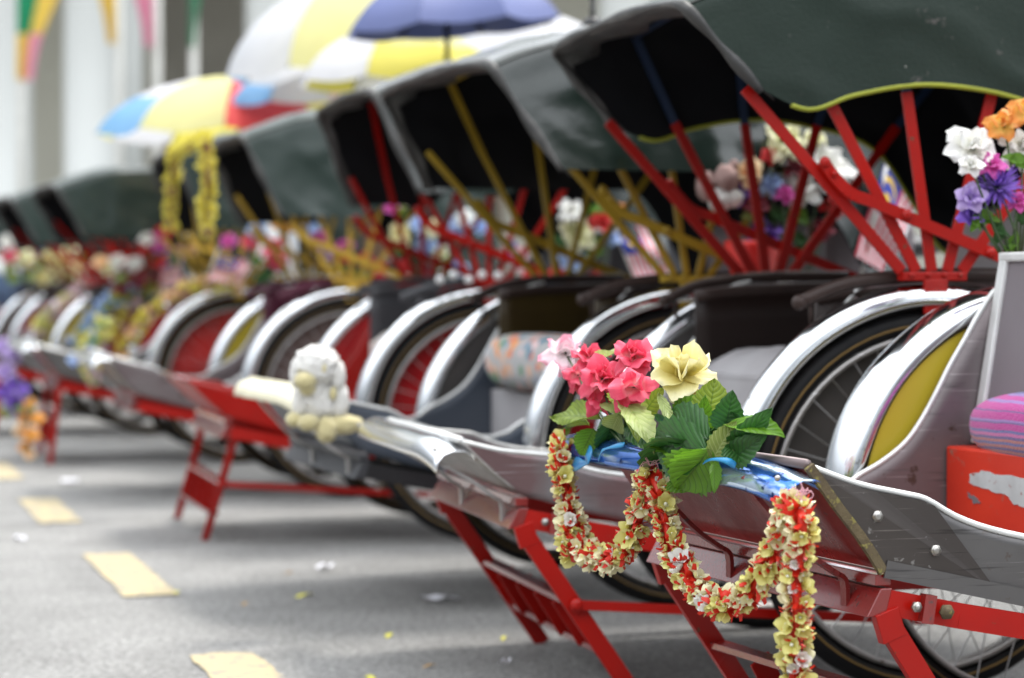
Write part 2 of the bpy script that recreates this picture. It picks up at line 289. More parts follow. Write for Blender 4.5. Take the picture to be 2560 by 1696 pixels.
PM = {
 'pink': petal_mat('pink_petal', (.82,.42,.42), (.70,.03,.09), (.80,.10,.18), p1=.0, p2=.5),
 'pale': petal_mat('pale_pink_petal', (.80,.74,.74), (.82,.60,.66), (.80,.36,.46), p1=.2, p2=.8),
 'yellow': petal_mat('yellow_petal', (.62,.50,.08), (.76,.69,.30), (.82,.77,.48), p1=.1, p2=.6),
 'blossom': petal_mat('cream_blossom', (.72,.66,.28), (.80,.76,.50), trl=.2),
 'blossomy': petal_mat('lime_blossom', (.66,.60,.13), (.74,.70,.26), trl=.2),
 'white': petal_mat('white_petal', (.70,.70,.62), (.84,.84,.82)),
 'cream': petal_mat('cream_petal', (.60,.60,.20), (.82,.80,.55)),
 'purple': petal_mat('purple_petal', (.10,.04,.32), (.22,.10,.58)),
 'lilac': petal_mat('lilac_petal', (.35,.22,.6), (.55,.42,.75)),
 'orange': petal_mat('orange_petal', (.75,.55,.12), (.80,.30,.05)),
 'peach': petal_mat('peach_petal', (.85,.40,.12), (.85,.66,.40)),
 'blue': petal_mat('blue_petal', (.25,.35,.7), (.42,.58,.85)),
 'red': petal_mat('red_petal', (.45,.01,.01), (.70,.02,.02)),
 'magenta': petal_mat('magenta_petal', (.6,.05,.3), (.75,.12,.50)),
 'lemon': petal_mat('lemon_petal', (.62,.50,.04), (.74,.66,.10)),
 'darkred': petal_mat('dark_red_petal', (.12,.01,.02), (.22,.01,.03)),
}
LM = {'light': leaf_mat('light_leaf', (.26,.36,.035), (.12,.20,.02)), 'mid': leaf_mat('mid_leaf', (.12,.27,.02), (.05,.10,.01)),
      'dark': leaf_mat('dark_leaf', (.035,.125,.022), (.015,.05,.015), trl=.25), 'bright': leaf_mat('bright_leaf', (.13,.30,.015), (.06,.14,.01)),
      'pale': leaf_mat('pale_leaf', (.42,.50,.18), (.28,.38,.08)), 'olive': leaf_mat('olive_leaf', (.22,.28,.06), (.34,.40,.14))}
stemm = M('flower_stem', (.035,.07,.02), .5)
knob = M('blossom_pistil', (.80,.80,.70), .5)
tinsel = M('red_tinsel', (.70,.03,.012), .45, c2=(.55,.02,.01), scale=60, trl=.25)
plushw = M('white_plush', (.74,.73,.70), .95, c2=(.60,.59,.55), scale=40, bump=1, bscale=160, sheen=.5)
plushy = M('cream_plush', (.62,.55,.30), .95, c2=(.48,.42,.2), scale=40, bump=1, bscale=160, sheen=.5)

# ------------------------------------------------------------------ petals, flowers, leaves
def petal(Lp, Wp, lift, curl, cup, ruf, rnd, nx=6, ny=6):
    """local petal: base at origin, goes along +x, faces +z"""
    mb = MB(); ph = rnd.uniform(0, 6); fq = rnd.uniform(1.2, 2.2); tw = rnd.uniform(-.3, .3)
    def f(t, s):
        w = Wp * (math.sin(PI*(.10+t*.68))**.65); y = (s-.5)*w
        a = lift + curl*t; x = Lp*t*math.cos(a*.6); z = Lp*t*math.sin(a*.6)
        e = abs(s-.5)*2
        z += cup*(y*y)/max(Wp, 1e-6)*1.1 + .75*ruf*t*t*math.sin(ph+s*fq*2*PI)*Lp*.25 + tw*y*t
        x += (-.30*e*e + .03*math.sin(ph*2+s*15))*Lp*(t**2.5)
        return (x, y, z)
    return mb.grid(f, nx, ny)
def flower_mesh(seed, layers, center=None, nx=6, ny=6):
    rnd = random.Random(seed); mb = MB()
    for (n, el, Lp, Wp, curl, cup, ruf) in layers:
        off = rnd.uniform(0, 6)
        for k in range(n):
            p = petal(Lp*rnd.uniform(.85, 1.12), Wp*rnd.uniform(.85, 1.12), 0, curl*rnd.uniform(.6, 1.4), cup, ruf, rnd, nx, ny)
            A = Matrix.Rotation(off+2*PI*k/n+rnd.uniform(-.2, .2), 4, 'Z') @ Matrix.Translation((.04*Lp, 0, 0)) @ Matrix.Rotation(-(el+rnd.uniform(-.15, .15)), 4, 'Y')
            mb.join(p, A)
    if center: mb.ball((0, 0, center), center, 8, 6, mi=1)
    return mb
ROSE = [(3, 1.35, .5, .45, .7, -1, .3), (4, 1.1, .7, .62, .4, -.9, .5), (5, .75, .9, .75, -.2, -.7, .7), (6, .3, 1.05, .8, -.9, .3, .9)]
OPEN = [(3, 1.2, .5, .4, .5, -.8, .6), (4, .9, .85, .7, 0, -.6, .7), (5, .2, 1.1, .95, -.5, .5, .7)]
POM = [(10, 1.4, .8, .12, 0, 0, 0), (16, 1.05, .9, .12, 0, 0, 0), (20, .65, 1, .12, 0, 0, 0), (22, .25, 1, .12, -.2, 0, 0), (18, -.2, .95, .12, -.3, 0, 0)]
def unit_flower(kind, seed):
    nx = 3 if kind == 'pom' else 5; ny = 2 if kind == 'pom' else 5
    return flower_mesh(seed, {'rose': ROSE, 'open': OPEN, 'pom': POM}[kind], nx=nx, ny=ny)
_FM = {}
def fmesh(kind, col, var=0):
    k = (kind, col, var)
    if k not in _FM: _FM[k] = unit_flower(kind, 7*var+len(kind)).mesh('flower_head', [PM[col]])
    return _FM[k]
def leaf_mb(Lp, Wp, fold, bend, rnd, serr=.05, nx=16, ny=6):
    mb = MB(); ph = rnd.uniform(0, 6)
    def f(t, s):
        w = Wp * (math.sin(PI*min(1, max(0, t))**.85)**.75) * (1-.15*t)
        e = (s-.5)*2
        if abs(e) > .9: w *= 1 + serr*(1 if int(t*nx) % 2 else -1)
        y = e*w/2
        return (Lp*t*math.cos(bend*t), y*math.cos(fold*abs(e)*.6), Lp*t*math.sin(-bend*t)*.8 + abs(y)*math.sin(fold) + .03*Lp*math.sin(ph+e*4+t*6)*abs(e))
    return mb.grid(f, nx, ny)
def frame_mat(o, xdir, up):
    x = Vector(xdir).normalized(); z = Vector(up); z = (z - x*z.dot(x)).normalized(); y = z.cross(x)
    return Matrix(((x.x, y.x, z.x, o.x), (x.y, y.y, z.y, o.y), (x.z, y.z, z.z, o.z), (0, 0, 0, 1)))

# ------------------------------------------------------------------ the setting
def plane_obj(name, pts, mat, kind='structure'):
    o = MB().add(pts, [tuple(range(len(pts)))], smooth=False).build(name, mat); tag(o, kind=kind); return o
def asphalt_mat():
    m = bpy.data.materials.new('asphalt'); m.use_nodes = True; t = m.node_tree; L = t.links.new; b = t.nodes['Principled BSDF']
    tc = N(t, 'ShaderNodeTexCoord')
    n1 = N(t, 'ShaderNodeTexNoise'); n1.inputs['Scale'].default_value = 70; n1.inputs['Detail'].default_value = 7; n1.inputs['Roughness'].default_value = .8
    n2 = N(t, 'ShaderNodeTexNoise'); n2.inputs['Scale'].default_value = 3.0; n2.inputs['Detail'].default_value = 7; n2.inputs['Roughness'].default_value = .65
    vo = N(t, 'ShaderNodeTexVoronoi'); vo.inputs['Scale'].default_value = 190
    for n in (n1, n2, vo): L(tc.outputs['Object'], n.inputs['Vector'])
    r = N(t, 'ShaderNodeValToRGB'); L(n1.outputs[0], r.inputs[0]); cr = r.color_ramp; cr.elements[0].position = .33; cr.elements[0].color = (.06,.06,.058,1); cr.elements[1].position = .62; cr.elements[1].color = (.40,.395,.38,1)
    r2 = N(t, 'ShaderNodeMapRange'); r2.inputs[1].default_value = .3; r2.inputs[2].default_value = .7; r2.inputs[3].default_value = .74; r2.inputs[4].default_value = 1.2; L(n2.outputs[0], r2.inputs[0])
    mi = N(t, 'ShaderNodeMixRGB', blend_type='MULTIPLY'); mi.inputs[0].default_value = 1; L(r.outputs[0], mi.inputs[1]); L(r2.outputs[0], mi.inputs[2])
    L(mi.outputs[0], b.inputs['Base Color']); b.inputs['Roughness'].default_value = .85
    bp = N(t, 'ShaderNodeBump'); bp.inputs['Strength'].default_value = .8; bp.inputs['Distance'].default_value = .006; L(vo.outputs['Distance'], bp.inputs['Height'])
    b2 = N(t, 'ShaderNodeBump'); b2.inputs['Strength'].default_value = .7; b2.inputs['Distance'].default_value = .006; L(n1.outputs[0], b2.inputs['Height']); L(bp.outputs[0], b2.inputs['Normal']); L(b2.outputs[0], b.inputs['Normal'])
    return m
asph = asphalt_mat()
plane_obj('road', [(-150,-60,0),(150,-60,0),(150,300,0),(-150,300,0)], asph)
dashm = M('pale_yellow_road_paint', (.42,.345,.20), .85, c2=(.34,.30,.20), scale=9, c3=(.20,.195,.185), c3amt=.44, c3scale=30, bump=.5, bscale=150)
markw = .125
mk = []
for (xa, ya, xb, yb) in [(1.005,6.29,.965,5.40),(1.05,8.00,1.01,7.16),(.935,4.50,.90,3.60),(1.09,9.72,1.06,8.86),(1.13,11.5,1.11,10.6),(1.17,13.2,1.15,12.3),(.86,2.8,.83,1.9)]:
    mk.append([(xa-markw/2,ya,.004),(xa+markw/2,ya,.004),(xb+markw/2,yb,.004),(xb-markw/2,yb,.004)])
_rr = random.Random(8)
for p in mk:                                  # worn, slightly ragged paint edges
    pts = []
    for i in range(4):
        a_, b_ = Vector(p[i]), Vector(p[(i+1) % 4]); k_ = max(4, int((b_-a_).length/.025))
        for j in range(k_): w_ = a_.lerp(b_, j/k_); pts.append((w_.x+_rr.uniform(-.004,.004), w_.y+_rr.uniform(-.010,.010), .004))
    plane_obj('road_marking', pts, dashm)

# far building with white columns
bwall = M('building_wall', (.66,.64,.55), .8, c2=(.58,.56,.49), scale=.4)
bcol = M('white_column_paint', (.64,.66,.64), .7, c2=(.58,.60,.58), scale=.5)
bbrown = M('brown_timber_panel', (.20,.11,.06), .6, scale=1)
bdark = M('greyish_beige_panel', (.30,.28,.24), .8, scale=1)  # greyish beige tone of the upper panel, darker than the wall
def far(px, d): # ground point below pixel column px at view depth d
    p = at_depth(px, 720, d); return Vector((p.x, p.y, 0))
bld = empty('columned_building', far(500, 46)); tag(bld, 'white columned public building standing far behind the trishaw row', 'building')
bldR = lambda px, d: far(px, d) - bld.location
def wallseg(pxa, pxb, d, z0, z1, thick, name, mat):
    a = bldR(pxa, d); b_ = bldR(pxb, d); n = Vector((FW.x, FW.y, 0)).normalized()*thick
    vs = [a+Vector((0,0,z0)), b_+Vector((0,0,z0)), b_+n+Vector((0,0,z0)), a+n+Vector((0,0,z0))]; vs += [v+Vector((0,0,z1-z0)) for v in vs]
    return MB().add(vs, [(0,3,2,1),(4,5,6,7),(0,1,5,4),(1,2,6,5),(2,3,7,6),(3,0,4,7)], smooth=False).build(name, mat, bld)
wallseg(-1500, 4200, 50, 0, 14, .5, 'wall', bwall)
wallseg(-1500, 4200, 44, 9.0, 14, 6, 'entablature', bcol)
wallseg(405, 1250, 49.6, 0, 4.75, .3, 'timber_panel', bbrown)
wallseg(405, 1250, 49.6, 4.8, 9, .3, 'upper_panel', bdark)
wallseg(-1500, 4200, 45, 0, .9, 4.5, 'plinth', bcol)
for px, w in ((15, .52), (232, .54), (690, .58), (1130, .58), (-250, .55), (1570,.58), (2100,.58)):
    p = bldR(px, 44.8); m = MB()
    pts = [p+Vector((0, 0, z)) for z in (.0, .25, .3, 5, 8.6, 8.8, 9.0)]
    m.tube(pts, [w*1.25, w*1.25, w, w*.97, w*.9, w*1.15, w*1.2], 28); m.build('column', bcol, bld)
for px, w in ((320, .28), (335, .2)):
    p = bldR(px, 45.5); MB().tube([p, p+Vector((0,0,9))], w, 14).build('column', bcol, bld)
# flagpoles with flags
FL = {'green': M('green_flag_cloth', (.01,.26,.12), .8, trl=.3), 'yel': M('yellow_flag_cloth', (.78,.55,.10), .8, trl=.3), 'wh': M('white_flag_cloth', (.78,.76,.84), .8, trl=.3),
      'pk': M('pink_flag_cloth', (.75,.30,.42), .8, trl=.3), 'bl': M('blue_flag_cloth', (.08,.22,.55), .8, trl=.3)}
polem = M('white_pole', (.66,.66,.62), .4)
def flagpole(px, d, h, bands, w, label, zlow):
    b_ = far(px, d); e = empty('flagpole', b_); tag(e, label, 'flagpole', 'flagpoles in front of the columned building')
    MB().tube([(0,0,0),(0,0,h*.5),(0,0,h)], [.06,.055,.045], 12).ball((0,0,h), .08).build('pole', polem, e)
    m = MB(); top = h-.15; rt = RT; w *= 1.45
    def f(t, s):
        z = top + (zlow-top)*s; ww = w*(1-.45*s*s)*(.75+.25*math.sin(s*5)); fold = .06*math.sin(t*11+s*3)
        return Vector((0,0,z)) + rt*(ww*t-.05) + Vector((FW.x,FW.y,0))*(fold - .09)
    nb = len(bands)
    m.grid(f, 14, 8*nb)
    for i in range(len(m.m)):
        j = i % (8*nb); col = i // (8*nb); m.m[i] = (j // 8 + (col // 7 if nb > 2 else 0)) % nb
    m.build('flag', [FL[b] for b in bands], e)
flagpole(55, 33, 6.2, ['pk','wh','green','yel'], .55, 'leftmost flagpole with a limp green, yellow, pink and white flag', 3.55)
flagpole(300, 36, 6.6, ['yel','yel'], -.30, 'flagpole with a limp all yellow flag beside the second white column', 4.35)
flagpole(395, 30, 5.6, ['pk','pk'], -.26, 'flagpole with a limp pale pink flag', 3.70)
flagpole(486, 30, 5.6, ['green','green'], .17, 'flagpole with a limp all green flag, rightmost of the row', 3.7)

# ------------------------------------------------------------------ the trishaws
def q(u, v, z): return (-u, -v, z)           # u forward, v toward the camera side, z up
class Frame:
    def __init__(s, cx, cy, yaw):
        s.c = Vector((cx, cy, 0)); a = R(yaw); s.a = a
        s.L = Vector((math.sin(a), math.cos(a), 0)); s.F = Vector((-math.cos(a), math.sin(a), 0))
    def w(s, u, v, z): return s.c + s.F*u - s.L*v + Vector((0, 0, z))
    def at(s, x, y, u=None, v=None):
        r = proj_ray(x, y); o = CAM - s.c; n, c = (s.F, u) if u is not None else (-s.L, v)
        return CAM + r * ((c - o.dot(n))/r.dot(n))
_wheel = {}
def wheel_meshes():
    if _wheel: return _wheel
    n = 64
    ring = lambda Rr, y=0: [(Rr*math.cos(2*PI*i/n), y, Rr*math.sin(2*PI*i/n)) for i in range(n)]
    _wheel['tyre'] = MB().tube(ring(.310), .0205, 12, closed=True).mesh('tyre', rubber)
    mb = MB()
    for y in (-.0185, .0185): mb.tube(ring(.306, y), .0022, 6, closed=True)
    _wheel['tyre_stripe'] = mb.mesh('tyre_stripe', tan)
    mb = MB()
    for y in (-.013, .013): mb.tube(ring(.286, y), .0055, 8, closed=True)
    mb.grid(lambda t, s: ((.284+.002*math.cos(s*PI))*math.cos(2*PI*t), (s-.5)*.028, (.284)*math.sin(2*PI*t)), n, 2)
    _wheel['rim'] = mb.mesh('rim', dullsteel)
    mb = MB()
    for i in range(36):
        t = 2*PI*i/36; s = 1 if i % 2 else -1; t2 = t + (.9 if (i//2) % 2 else -.9)
        mb.tube([(.284*math.cos(t), 0, .284*math.sin(t)), (.022*math.cos(t2), .03*s, .022*math.sin(t2))], .0013, 5, cap=False)
    _wheel['spokes'] = mb.mesh('spokes', steel)
    _wheel['hub'] = MB().tube([(0,-.045,0),(0,-.035,0),(0,-.03,0),(0,.03,0),(0,.035,0),(0,.045,0)], [.01,.026,.014,.014,.026,.01], 14).tube([(0,-.07,0),(0,.07,0)], .006, 8).mesh('hub', dullsteel)
    return _wheel
def add_wheel(root, u, v, z=.331, name='wheel'):
    wm = wheel_meshes(); w = link(name, wm['tyre'], root, Matrix.Translation(q(u, v, z)))
    for k in ('tyre_stripe', 'rim', 'spokes', 'hub'): link(k, wm[k], w)
    return w
def add_fender(root, v, mat, cover, width=.060, a0=-6, a1=205, bracket=None, Rf=.362):
    m = MB(); sec = [(-1, -.022), (-.98, -.006), (-.75, .006), (-.35, .011), (0, .0125), (.35, .011), (.75, .006), (.98, -.006), (1, -.022)]
    def f(t, s):
        a = R(a0 + (a1-a0)*t); k = s*(len(sec)-1); i = min(int(k), len(sec)-2); fr = k-i
        y = sec[i][0]*(1-fr)+sec[i+1][0]*fr; r = Rf + sec[i][1]*(1-fr)+sec[i+1][1]*fr
        wd = width*(1-.25*max(0, 1-t*12)**2)
        r += .0012*math.sin(t*23+y*3)
        return q(r*math.cos(a), v+y*wd/2, .331+r*math.sin(a))
    m.grid(f, 60, 16); fo = m.build('mudguard', mat, root, solid=.0025)
    if cover:
        s = 1 if v > 0 else -1; vc = v - s*(width/2-.004)
        pts = [(.352*math.cos(R(a)), .331+.352*math.sin(R(a))) for a in range(-4, 186, 5)]
        MB().prism(pts, vc-.0015, vc+.0015, q).build('wheel_cover', cover, fo)
        if cover is yelcover:
            MB().prism([(.33,.372),(.20,.345),(.20,.385),(.33,.412)], vc-s*.0035-.0008, vc-s*.0035+.0008, q).build('wheel_cover_band', black, fo)
    return fo
TOPEDGE = [(.803,.482),(.735,.458),(.672,.444),(.640,.436),(.60,.414),(.55,.396),(.48,.381),(.42,.378)]
CURVE = [(.385,.388),(.356,.408),(.315,.428),(.271,.458),(.24,.495),(.213,.538),(.19,.578),(.162,.620),(.135,.662),(.103,.700),(.06,.712)]
def smooth2(pts, n=4): return [(p.x, p.y) for p in spline([(a, b, 0) for a, b in pts], n)]
def hood(root, p):
    hu, hz = p.get('hu', 0), p.get('hz', 0); drop = p.get('drop', 0); flare = p.get('flare', .015)
    roof = [(.45,1.185),(.36,1.222),(.22,1.258),(.05,1.272),(-.13,1.262),(-.32,1.21),(-.45,1.10),(-.49,.97),(-.50,.84)]
    bot = [(.316,1.03),(.235,1.000),(.15,1.026),(.02,1.046),(-.13,1.030),(-.25,.985),(-.33,.88),(-.40,.78),(-.495,.75)]
    roof = [(a+hu*max(0,min(1,(a+.3)/.6)), b+hz) for a, b in roof]; bot = [(a+hu*.85*max(0,min(1,(a+.3)/.6)), b+hz) for a, b in bot]
    bot = [(a, b-drop*(1 if i > 0 else .8)) for i, (a, b) in enumerate(bot)]
    if p['seed'] != 2: bot = [(a, (.995-drop if a > -.15 else b)) for a, b in bot]
    if p.get('tuck'): bot[0] = (bot[0][0]-p['tuck'], bot[0][1])
    roof = smooth2(roof, 6); bot = smooth2(bot, 6); n = len(roof); sd_ = p['seed']; wr = p.get('wr', 1)
    HW = .43
    def cross(i, s, off):
        (ru, rz), (bu, bz) = roof[i], bot[i]; k = i/(n-1)
        # s 0..1 : far bottom, far roof corner (.3), near roof corner (.7), near bottom
        rh = .20
        if s < .3: e = s/.3; v = -HW; sgn = -1
        elif s > .7: e = (1-s)/.3; v = HW; sgn = 1
        else: e = None
        if e is not None:
            e2 = e; u = bu+(ru-bu)*e2; z = bz+(rz-.010-bz)*e2; v = sgn*(HW+.004*math.sin(e*PI)+flare*(1-e)**1.5); nrm = Vector((0, sgn, 0))
            if e > .92: f_ = (e-.92)/.08; v -= sgn*.008*f_*f_
            amp = .009*(1-.4*e)
        else:
            x = (s-.3)/.4*2-1; u = ru; v = x*(HW-.008); z = rz-.010+.022*(1-x*x)**.5 - .004*math.sin(k*4*PI)**2*(1-x*x); nrm = Vector((0, 0, 1)); amp = .008
        r1 = 1-abs(noise.noise(Vector((u*3.2+z*2.4+sd_*3, v*2.2, z*3.5-u*2))))*2; r2 = 1-abs(noise.noise(Vector((u*7-z*6+sd_, v*6, z*8))))*2
        amp = amp*min(1, .12+i/14)
        w = (max(0, r1)**4*1.1 + max(0, r2)**3*.45 - .3 + noise.noise(Vector((u*16, v*10, z*14+sd_)))*.25)*amp*wr
        P = Vector((u, v, z)) + nrm*(w-off)
        if off and e is None: P.z -= .001
        return q(*P)
    NS = 48; m = MB()
    vs = [cross(i, j/NS, 0) for i in range(n) for j in range(NS+1)]; vi = [cross(i, j/NS, .006) for i in range(n) for j in range(NS+1)]
    fs = [(i*(NS+1)+j, (i+1)*(NS+1)+j, (i+1)*(NS+1)+j+1, i*(NS+1)+j+1) for i in range(n-1) for j in range(NS)]
    m.add(vs, fs, 0); m.add(vi, [f[::-1] for f in fs], 1)
    ho = bpy.data.objects.new('hood', m.mesh('hood', [p['canvas'], lining])); COL.objects.link(ho); ho.parent = root
    sm_ = MB()
    for j in (14, 34): MB().tube([Vector(cross(i, j/NS, -.0015)) for i in range(0, n)], .0014, 5).build('hood_seam', hem, ho)
    # hem round the front opening and trim along the sides
    fr = [cross(0, j/NS, .003) for j in range(NS+1)]
    MB().tube([Vector(x)+Vector(q(.002, 0, -.002)) for x in fr], [.009+.003*math.sin(j*.7+sd_) for j in range(NS+1)], 8).build('hood_hem', hem, ho)
    # inner turned-back hem flap
    mf = MB(); 
    def ff(t, s):
        a = Vector(fr[int(round(t*NS))]); x = t
        ins = Vector(q(-.07, 0, -.004)) if .3 <= x <= .7 else Vector(q(-.028, -.004*(1 if x > .5 else -1), -.020))
        wv = 1+.25*math.sin(t*40+sd_)
        return a + ins*s*wv + Vector((0, 0, -.007 if .3 <= x <= .7 else 0))
    mf.grid(ff, NS, 3); mf.build('hood_hem_flap', hem, ho, solid=.002)
    if p.get('trim'):
        for j in (0, NS): MB().tube([Vector(cross(i, j/NS, .003)) for i in range(4, n-2)], .0045, 8).build('hood_piping', p['trim'], ho)
    if p.get('studs'):
        for uu, zz in ((.245,1.055),(.06,1.075)):
            MB().ball(q(uu, HW+.010, zz), (.005,.003,.005)).build('hood_stud', boltm, ho)
    # arms fanning from the pivots
    ends = [(0, .05), (1, .02), (2, 0), (3, -.02), (4, -.045)]
    idx = [0, int(n*.20), int(n*.36), int(n*.52), int(n*.66)]
    am, im = p['arm'], p.get('arm_in', p['arm']); f_arm = p['seed'] == 2
    for sgn in (1, -1):
        for k, i in enumerate(idx):
            (bu, bz), (ru, rz) = bot[i], roof[i]; pu = (.055, .028, 0, -.028, -.055)[k]
            hw = (HW-.012)*sgn; base = (pu, hw, .728); mid_z = 1.035
            f_ = (mid_z-.728)/(rz-.03-.728); mid = (pu+(ru-pu)*f_, hw, mid_z); top = (ru-.01, hw-.006*sgn, rz-.03)
            a = MB().bar(q(*base), q(*mid), .020 if f_arm else .0155, .007).build('hood_arm', am, root, bev=.0015)
            if k: MB().bar(q(*mid), q(*top), .016, .006).build('hood_arm_upper', im, a)
        for i in idx[1:5]:
            if sgn > 0:
                ru, rz = roof[i]; MB().tube([q(ru-.01, -HW+.02, rz-.035), q(ru-.01, 0, rz-.008), q(ru-.01, HW-.02, rz-.035)], .006, 6).build('hood_bow', im, root)
        lk = MB(); v_ = (HW+.004)*sgn
        pts = spline([(.205,v_,.915),(.187,v_,.890),(.155,v_,.860),(.115,v_,.846),(.06,v_,.824),(-.166,v_,.735),(-.24,v_,.705)], 4)
        for a, b in zip(pts[:-1], pts[1:]): lk.bar(q(*a), q(*b), .020, .007)
        lk.ball(q(.203, v_+.004*sgn, .912), (.010,.006,.010)).ball(q(.187, v_+.006*sgn, .893), (.006,.007,.006)).ball(q(.055, v_+.004*sgn, .824), (.010,.007,.010)).ball(q(-.10, v_+.004*sgn, .760), (.010,.007,.010))
        lk.build('hood_link', am, root)
        pv = MB().box(q(.058, (HW+.006)*sgn, .712), q(-.058, (HW-.026)*sgn, .727)).box(q(.022, (HW+.008)*sgn, .655), q(-.022, (HW)*sgn, .714))
        for x in (-.045, -.015, .015, .045): pv.ball(q(x, (HW+.007)*sgn, .722), (.0055,.004,.0055))
        pv.build('hood_pivot', am, root, bev=.002)
def trishaw(p):
    f = p['f']; root = empty('trishaw', f.c, -f.a); tag(root, p['label'], 'trishaw', 'trishaws parked in a row')
    fm = p['frame']; side = p['side']; sin_ = p.get('side_in', side); front = p['front']
    add_wheel(root, 0, .41); add_wheel(root, 0, -.41)
    add_fender(root, .41, p.get('guard', chrome), p.get('cover_n', greycover), p.get('fw', .060)); add_fender(root, -.41, p.get('guard_f', p.get('guard', chrome)), p.get('cover_f', greycover), p.get('fw', .060))
    # body sides
    fz = p.get('fz', 0); lift = lambda L_: [(a, b+fz*max(0, min(1, (a-.45)/.35))) for a, b in L_]
    out = lift(smooth2(TOPEDGE, 3)) + smooth2(CURVE, 4)
    low = [(-.30,.70),(-.32,.27),(.30,.262),(.45,.285),(.60,.32),(.705,.350)]
    for sgn in (1, -1):
        yy = .345*sgn; m = MB()
        us = [a_ for a_, b_ in out] + [0, -.1, -.2, -.31]
        ip = lambda tb, u: next((tb[i][1]+(tb[i+1][1]-tb[i][1])*(u-tb[i][0])/(tb[i+1][0]-tb[i][0]) for i in range(len(tb)-1) if min(tb[i][0],tb[i+1][0]) <= u <= max(tb[i][0],tb[i+1][0])), tb[-1][1])
        lowf = [(-.32,.27),(.30,.262),(.45,.285),(.60,.32),(.705,.350),(.803,.482+fz+.001)]
        tops = out + [(-.32,.70)]
        def conv(u, v, z): return q(u, (abs(v) - .03*max(0, min(1, (u-.35)/.35)))*(1 if v > 0 else -1), z)
        def colf(t, s_):
            u = us[int(round(t*(len(us)-1)))]; zt = ip(tops, u); zb = min(ip(lowf, u), zt); return conv(u, yy, zb+(zt-zb)*s_)
        m.grid(colf, len(us)-1, 6); so_ = m.build('side_panel', sin_ if sgn < 0 else side, root, solid=.004)
        MB().tube([conv(u, yy, z) for u, z in out], .0042, 8).build('panel_edge', edge if side is not red else red, so_)
        if p.get('lap') and sgn > 0:
            yo = yy+.0062; lp = [(.795,.474)]+[(a, b-.004) for a, b in smooth2(TOPEDGE, 3) if .64 < a < .79]+[(.632,.428),(.545,.318),(.70,.352)]
            MB().prism([(a, b) for a, b in lp], yo-.0012, yo+.0012, conv).build('lap_plate', lapm, so_)
            MB().bar(conv(.700,yo+.003,.352), conv(.41,yo+.003,.287), .022, .003).build('bottom_flange', silver, so_)
            for uu, zz in ((.713,.418),(.633,.373)):
                c = conv(uu, yo+.004, zz); mb_ = MB()
                mb_.tube([Vector(c)+Vector((0,.002,0)), Vector(c)-Vector((0,.003,0))], .0075, 6).ball(Vector(c)-Vector((0,.003,0)), (.005,.002,.005)); mb_.build('bolt', boltm, so_)
            pts = [(.806,.482),(.79,.462),(.765,.43),(.735,.395),(.715,.368),(.702,.348)]
            m2 = MB()
            for a, b in zip(pts[:-1], pts[1:]): m2.bar(conv(a[0],yo,a[1]), conv(b[0],yo,b[1]), .012, .008)
            m2.build('rusty_corner_edge', rust, so_)
    # front panel, ledge, rails
    vf = .317
    fp = MB(); fp.grid(lambda t, s: q(.703+.100*t+.004*math.sin(t*PI), (s-.5)*2*vf, .352+(.130+fz)*t), 6, 10); fpo = fp.build('front_panel', front, root, solid=.003)
    MB().tube([q(.806, -vf, .484+fz), q(.808, 0, .485+fz), q(.806, vf, .484+fz)], .0065, 8).build('front_rim', p.get('rim', edge), fpo)
    MB().box(q(.712,-vf-.004,.331), q(.690,vf+.004,.345)).build('front_ledge', p.get('plate', redold), fpo, bev=.001)
    MB().prism([(.726,.293),(.700,.293),(.690,.328),(.706,.328)], -vf-.008, vf+.008, q).build('front_plate', p.get('plate', redold), root, bev=.0015)
    for sgn in (1, -1):
        m = MB(); pts = [(.705,vf,.312),(.60,.33,.290),(.45,.345,.262),(.33,.345,.245),(-.42,.30,.245)]
        for a, b in zip(pts[:-1], pts[1:]): m.bar(q(a[0],a[1]*sgn,a[2]), q(b[0],b[1]*sgn,b[2]), .032, .012)
        rl = m.build('frame_rail', fm, root)
        if f is T[1] or f is T[2]:
            for uu, vv, zz, mt_, rr in ((.665,.3335,.305,boltm,.007),(.625,.3385,.2975,rust,.010)):
                MB().tube([q(uu,(vv+.004)*sgn,zz), q(uu,(vv-.012)*sgn+.012*sgn+.009*sgn,zz)], rr, 6).ball(q(uu,(vv+.009)*sgn,zz), (rr*.6,.003,rr*.6)).build('rail_bolt', mt_, rl)
            MB().bar(q(.655,(.3345)*sgn,.3025), q(.640,(.3365)*sgn,.3), .036, .0175).build('rail_collar', platered, rl)
    MB().box(q(.012,-.45,.322), q(-.012,.45,.342)).build('axle', fm, root)
    MB().bar(q(.69,0,.345), q(.20,0,.275), .004, vf*2-.01).build('footwell_floor', wood, root)
    # seat box, cushion, back
    MB().box(q(.20,-.340,.27), q(-.30,.340,.452)).build('seat_box', p.get('seatbox', whitevinyl), root, bev=.004)
    if p.get('seat'):
        sh = p.get('sh', .075); sb = MB(); sb.grid(lambda t, s: q(.185-.46*t, (s-.5)*.64, .455+sh+.055*(1-(2*s-1)**8)*(1-(2*t-1)**8)+.006*math.sin(s*20)*math.sin(t*9)), 16, 16); sb.box(q(.183,-.318,.44), q(-.27,.318,.462+sh)).build('seat_cushion', p['seat'], root)
